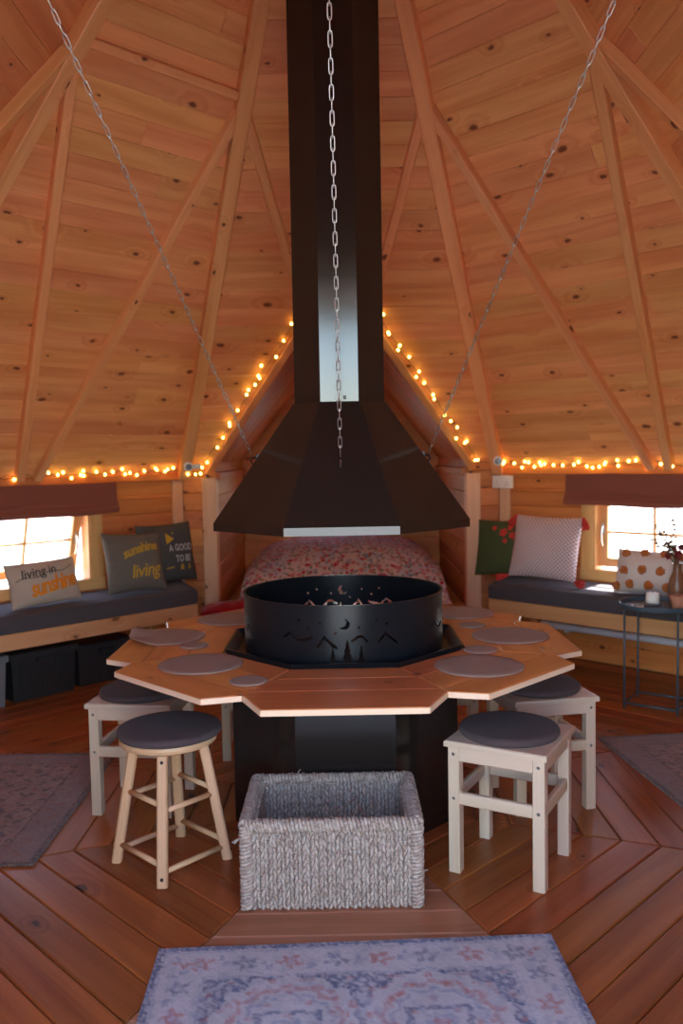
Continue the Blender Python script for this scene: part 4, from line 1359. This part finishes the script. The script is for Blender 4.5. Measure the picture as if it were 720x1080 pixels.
# ================================================================== SIDE TABLE AND WHAT STANDS ON IT
TX, TY, TH, TR = 1.705, 1.195, .555, .196
sd = thing('side_table', 'small round blue-grey metal tray table by the bench', 'table', (TX, TY, 0))
mb = MB(); lathe(mb, [(0, TH), (TR - .008, TH), (TR - .002, TH + .020), (TR + .002, TH + .020), (TR - .003, TH - .004), (TR - .01, TH - .008), (0, TH - .008)], 64, (TX, TY, 0)); obj('tray', mb, M['tray'], sd, smooth=35)
# two looped rod legs crossing under the tray
LG = [(-.185, -.02), (-.04, .185), (.185, .02), (.04, -.185)]
for i, (dx, dy) in enumerate(LG):
    mb = MB(); tube(mb, [V3(TX + dx, TY + dy, 0), V3(TX + dx, TY + dy, TH - .006)], .006, 10); obj('leg', mb, M['tray'], sd, smooth='all')
for i in range(4):
    a, b_ = LG[i], LG[(i + 1) % 4]
    mb = MB(); tube(mb, [V3(TX + a[0], TY + a[1], .03), V3(TX + b_[0], TY + b_[1], .03)], .0055, 8); obj('base_rod', mb, M['tray'], sd, smooth='all')
zt = TH + .0005
cd = thing('candle', 'white pillar candle on a dark dish on the tray table', 'candle', (TX - .018, TY + .02, zt))
mb = MB(); lathe(mb, [(0, .014), (.034, .014), (.036, .018), (.036, .066), (.033, .070), (.015, .068), (0, .066)], 32, (TX - .018, TY + .02, zt)); obj('wax', mb, M['wax'], cd, smooth=40)
mb = MB(); tube(mb, [V3(TX - .018, TY + .02, zt + .064), V3(TX - .017, TY + .02, zt + .082)], .0015, 6); obj('wick', mb, M['blackprint'], cd)
mb = MB(); lathe(mb, [(0, 0), (.044, 0), (.052, .010), (.049, .012), (.04, .013), (0, .013)], 32, (TX - .018, TY + .02, zt)); obj('dish', mb, M['ink'], cd, smooth=40)
mg = thing('booklet', 'white booklet lying on the tray table', 'booklet', (TX - .118, TY - .03, zt))
mb = MB(); fr = (V3(TX - .118, TY - .03, zt + .006), V3(.94, -.34, 0), V3(.34, .94, 0), V3(0, 0, 1)); board(mb, rect(-.032, .032, -.055, .055), fr, .0055, .001); obj('pages', mb, M['paper'], mg)
mb = MB(); board(mb, rect(-.022, .022, -.005, .04), (fr[0] + V3(0, 0, .0012), *fr[1:]), .001, 0); obj('cover_print', mb, M['ink'], mg)
pt = (TX + .082, TY - .085)
o = MB(); lathe(o, [(0, 0), (.033, 0), (.040, .05), (.046, .052), (.047, .070), (.040, .070), (.036, .055), (0, .052)], 32, (*pt, zt)); o = obj('terracotta_pot', o, M['terracotta'], None, smooth=35); tag(o, 'small terracotta pot at the tray table edge', 'pot')
vp = (TX + .125, TY + .045)
vs = thing('vase', 'tall brown vase holding dark red flowers and leafy twigs', 'vase', (*vp, zt))
mb = MB(); lathe(mb, [(0, 0), (.030, 0), (.046, .04), (.050, .09), (.040, .14), (.024, .18), (.022, .21), (.027, .225), (.022, .225), (.018, .20), (0, .19)], 36, (*vp, zt)); obj('body', mb, M['vase'], vs, smooth=50)
rv = random.Random(4)
for i, (dx, dy, dz) in enumerate(((-.02, .0, .30), (.0, -.02, .28), (.025, .01, .31), (-.045, .01, .265), (.01, .02, .26))):
    mb = MB(); c = V3(vp[0] + dx, vp[1] + dy, zt + dz)
    for q in range(26):
        d = V3(rv.gauss(0, 1), rv.gauss(0, 1), rv.gauss(0, 1)).normalized(); s1 = d.orthogonal().normalized(); s2 = d.cross(s1); e = c + d * .014
        ii = [mb.add(c), mb.add(e + s1 * .008), mb.add(e + d * .008), mb.add(e - s1 * .008)]; mb.face(ii)
        ii = [mb.add(c + s2 * .001), mb.add(e + s2 * .008), mb.add(e + d * .009), mb.add(e - s2 * .008)]; mb.face(ii)
    tube(mb, [V3(vp[0], vp[1], zt + .2), c], .002, 5)
    obj('flower', mb, M['petal'], vs)
for i, (dx, dz, bend) in enumerate(((-.12, .44, -.03), (-.085, .40, .01), (-.135, .36, -.02), (-.03, .45, .02), (.06, .42, 0), (-.06, .34, -.03))):
    mb = MB(); a = V3(vp[0], vp[1], zt + .2); b_ = V3(vp[0] + dx, vp[1] + bend, zt + dz); c = a.lerp(b_, .5) + V3(0, 0, .03)
    pts = [a.lerp(c, t).lerp(c.lerp(b_, t), t) for t in [q / 10 for q in range(11)]]
    tube(mb, pts, [.0030 - .0014 * q / 10 for q in range(11)], 5)
    tw = obj('twig', mb, M['twig'], vs)
    lm = MB()
    for q in range(4, 11):
        for s_ in (-1, 1):
            p0 = pts[q]; d = V3(s_ * rv.uniform(.4, 1), rv.uniform(-.5, .5), rv.uniform(-.2, .7)).normalized(); n_ = V3(rv.gauss(0, 1), rv.gauss(0, 1), rv.gauss(0, 1)); sd_ = d.cross(n_).normalized()
            L = rv.uniform(.020, .034)
            ii = [lm.add(p0), lm.add(p0 + d * L * .5 + sd_ * L * .34), lm.add(p0 + d * L), lm.add(p0 + d * L * .5 - sd_ * L * .34)]; lm.face(ii)
    obj('leaf_spray', lm, M['leafm'], tw)

# ================================================================== SMALL FITTINGS
sk = thing('wall_socket', 'white double wall socket above the green cushion', 'socket', onk(1, -1.085, AP - .03, 1.195))
mb = MB(); k = 1
fr = (onk(1, -1.085, AP - .054, 1.195), kt(1), V3(0, 0, 1), -kn(1))
board(mb, rect(-.08, .08, -.045, .045), fr, .030, .004); obj('plate', mb, M['white'], sk)
for sx in (-.042, .042):
    mb = MB(); board(mb, rect(sx - .010, sx + .010, .012, .030), (fr[0] - kn(1) * .003, *fr[1:]), .004, .001); obj('rocker_switch', mb, M['white'], sk)
    mb = MB()
    for hx, hz, w_, h_ in ((0, -.002, .005, .010), (-.011, -.022, .009, .005), (.011, -.022, .009, .005)):
        board(mb, rect(sx + hx - w_ / 2, sx + hx + w_ / 2, hz - h_ / 2, hz + h_ / 2), (fr[0] - kn(1) * .0006, *fr[1:]), .001, 0)
    obj('pin_slot', mb, M['ink'], sk)
def gadget(c, face, label, longbody):
    c, face = Vector(c), Vector(face).normalized()
    t = thing('corner_sensor_mount', label, 'sensor', c)
    s1 = V3(0, 0, 1).cross(face).normalized(); s2 = face.cross(s1)
    def turn(prof, nm, m):
        mb = MB(); lathe(mb, prof, 28); mb.v = [tuple(c + s1 * x + s2 * y + face * z) for x, y, z in mb.v]; obj(nm, mb, m, t, smooth=35)
    turn([(0, -.02), (.030, -.02), (.034, 0), (.032, .010), (.026, .013), (0, .013)], 'body', M['white'])
    turn([(0, .012), (.022, .0135), (.020, .018), (0, .019)], 'lens', M['lens'])
    mb = MB()
    if longbody:
        timber(mb, c - face * .015 + s1 * .0, c - face * .015 + s1 * .085, .045, .035, V3(0, 0, 1), .012)
    else: tube(mb, [c - face * .02, c - face * .05 + V3(0, 0, -.02)], .010, 10)
    obj('mount', mb, M['white'], t)
gadget(V3(-1.06, 2.56, 1.345), V3(.35, -1, -.1), 'small white sensor with a round lens at the roof corner by the charcoal cushion', True)
gadget(V3(1.10, 2.57, 1.345), V3(-.25, -1, -.05), 'small round grey-white sensor above the white wall socket', False)

# ================================================================== FAIRY LIGHTS
fl = thing('fairy_light_string', 'string of warm fairy lights along the wall plates and alcove gable', 'fairy lights', (0, 2.2, ZP))
path = []
rf = random.Random(12)
def seg(fn, n, sag):
    for i in range(n):
        t = i / n; p = fn(t); path.append(p + V3(rf.uniform(-.006, .006), rf.uniform(-.006, .006), rf.uniform(-.012, .012) - sag * abs(math.sin(t * 6 * PI))))
seg(lambda t: onk(-1, -.34 + 1.40 * t, AP - .045, ZP + .042), 40, .012)
gp = lambda x: V3(x, AP - (GA + .075 - GB * abs(x) - ZP) / SL - .03, GA + .06 - GB * abs(x))
seg(lambda t: gp(-1.0 + 1.0 * t), 34, .0)
seg(lambda t: gp(1.0 * t), 34, .0)
seg(lambda t: onk(1, -1.06 + 1.66 * t, AP - .045, ZP + .042), 48, .012)
mb = MB(); tube(mb, path, .0018, 5); obj('wire', mb, M['wire'], fl)
# bulbs, every one a copy
bm_ = MB(); lathe(bm_, [(0, -.010), (.0065, -.007), (.0092, 0), (.0065, .007), (0, .011)], 12)
Ls = [0]
for a, b_ in zip(path[:-1], path[1:]): Ls.append(Ls[-1] + (b_ - a).length)
b0 = None; s = .25; cnt = 0
while s < Ls[-1] - .3 and cnt < 100:
    k = max(i for i in range(len(Ls)) if Ls[i] <= s); p = path[k].lerp(path[k + 1], (s - Ls[k]) / (Ls[k + 1] - Ls[k]))
    p = p + V3(rf.uniform(-.02, .02), rf.uniform(-.03, .0), rf.uniform(-.022, .026))
    s += rf.choice((.018, .03, .045, .06, .075, .095)) * (1.75 if abs(p.x) < .98 else 1.0)
    if abs(p.x) < .26: continue
    if b0 is None: b0 = obj('bulb', bm_, M['bulb'], None, smooth='all'); b = b0
    else: b = b0.copy(); C.objects.link(b)
    b.parent = fl; b.location = p - fl.location; cnt += 1

# ================================================================== LIGHT
w = bpy.data.worlds.new('sky'); bpy.context.scene.world = w; w.use_nodes = True
nt = w.node_tree; nt.nodes.clear()
out = nt.nodes.new('ShaderNodeOutputWorld'); bg = nt.nodes.new('ShaderNodeBackground'); sk_ = nt.nodes.new('ShaderNodeTexSky')
sk_.sky_type = 'NISHITA'; sk_.sun_disc = False; sk_.sun_elevation = math.radians(48); sk_.sun_rotation = math.radians(45); sk_.dust_density = .6; sk_.air_density = 1.0
tint = nt.nodes.new('ShaderNodeMix'); tint.data_type = 'RGBA'; tint.blend_type = 'MULTIPLY'; tint.inputs[0].default_value = 1.0
nt.links.new(sk_.outputs[0], tint.inputs[6]); tint.inputs[7].default_value = (1.0, .97, .965, 1); nt.links.new(tint.outputs[2], bg.inputs[0]); nt.links.new(bg.outputs[0], out.inputs[0]); bg.inputs[1].default_value = 0.35
sun = bpy.data.lights.new('sun', 'SUN'); sun.energy = 9.0; sun.angle = math.radians(1.0); sun.color = (1, .97, .92)
so = bpy.data.objects.new('sun', sun); C.objects.link(so)
az = math.radians(40); el = math.radians(52)
dirv = -V3(math.sin(az) * math.cos(el), math.cos(az) * math.cos(el), math.sin(el))
so.rotation_euler = dirv.to_track_quat('-Z', 'Y').to_euler(); so.location = (8, 8, 12)
def portal(nm, loc, face, wx, wy):
    l = bpy.data.lights.new(nm, 'AREA'); l.shape = 'RECTANGLE'; l.size = wx; l.size_y = wy; l.cycles.is_portal = True
    o = bpy.data.objects.new(nm, l); C.objects.link(o); o.location = loc
    o.rotation_euler = Vector(face).to_track_quat('-Z', 'Z').to_euler()
portal('portal_door', (0, -AP - .14, DH / 2), (0, 1, 0), 2 * DW, DH)
portal('portal_window', (0, AY + .28, (BZ0 + BZ1) / 2), (0, -1, 0), 2 * BWO + .1, BZ1 - BZ0 + .1)  # sky light through the added alcove window
for k in (-1, 1):
    portal('portal_window', onk(k, 0, AP + .28, (WZ0 + WZ1) / 2), -kn(k), 2 * WO + .1, WZ1 - WZ0 + .25)

# ================================================================== CAMERA
F, PIT, ROLL, CH, CD = 900.0, .065, -.0185, 1.397, 3.395
fw = V3(0, math.cos(PIT), -math.sin(PIT)); r0 = V3(1, 0, 0); u0 = r0.cross(fw)
rr = r0 * math.cos(ROLL) + u0 * math.sin(ROLL); uu = -r0 * math.sin(ROLL) + u0 * math.cos(ROLL)
cam = bpy.data.cameras.new('camera'); co = bpy.data.objects.new('camera', cam); C.objects.link(co)
cam.sensor_fit = 'VERTICAL'; cam.sensor_height = 36.0; cam.sensor_width = 24.0; cam.lens = F / 1080 * 36
Mx = Matrix((rr, uu, -fw)).transposed().to_4x4(); Mx.translation = (0, -CD, CH); co.matrix_world = Mx
cam.clip_start = .05
cam.dof.use_dof = True; cam.dof.focus_distance = 2.9; cam.dof.aperture_fstop = 2.4
sc = bpy.context.scene; sc.camera = co
sc.view_settings.view_transform = 'Standard'; sc.view_settings.look = 'None'; sc.view_settings.exposure = 2.66; sc.view_settings.gamma = 1.0
sc.view_settings.use_curve_mapping = False
sc.cycles.use_denoising = True
sc.cycles.max_bounces = 14; sc.cycles.diffuse_bounces = 10; sc.cycles.glossy_bounces = 5; sc.cycles.transparent_max_bounces = 8
sc.cycles.sample_clamp_indirect = 6.0
sc.cycles.caustics_reflective = False; sc.cycles.caustics_refractive = False
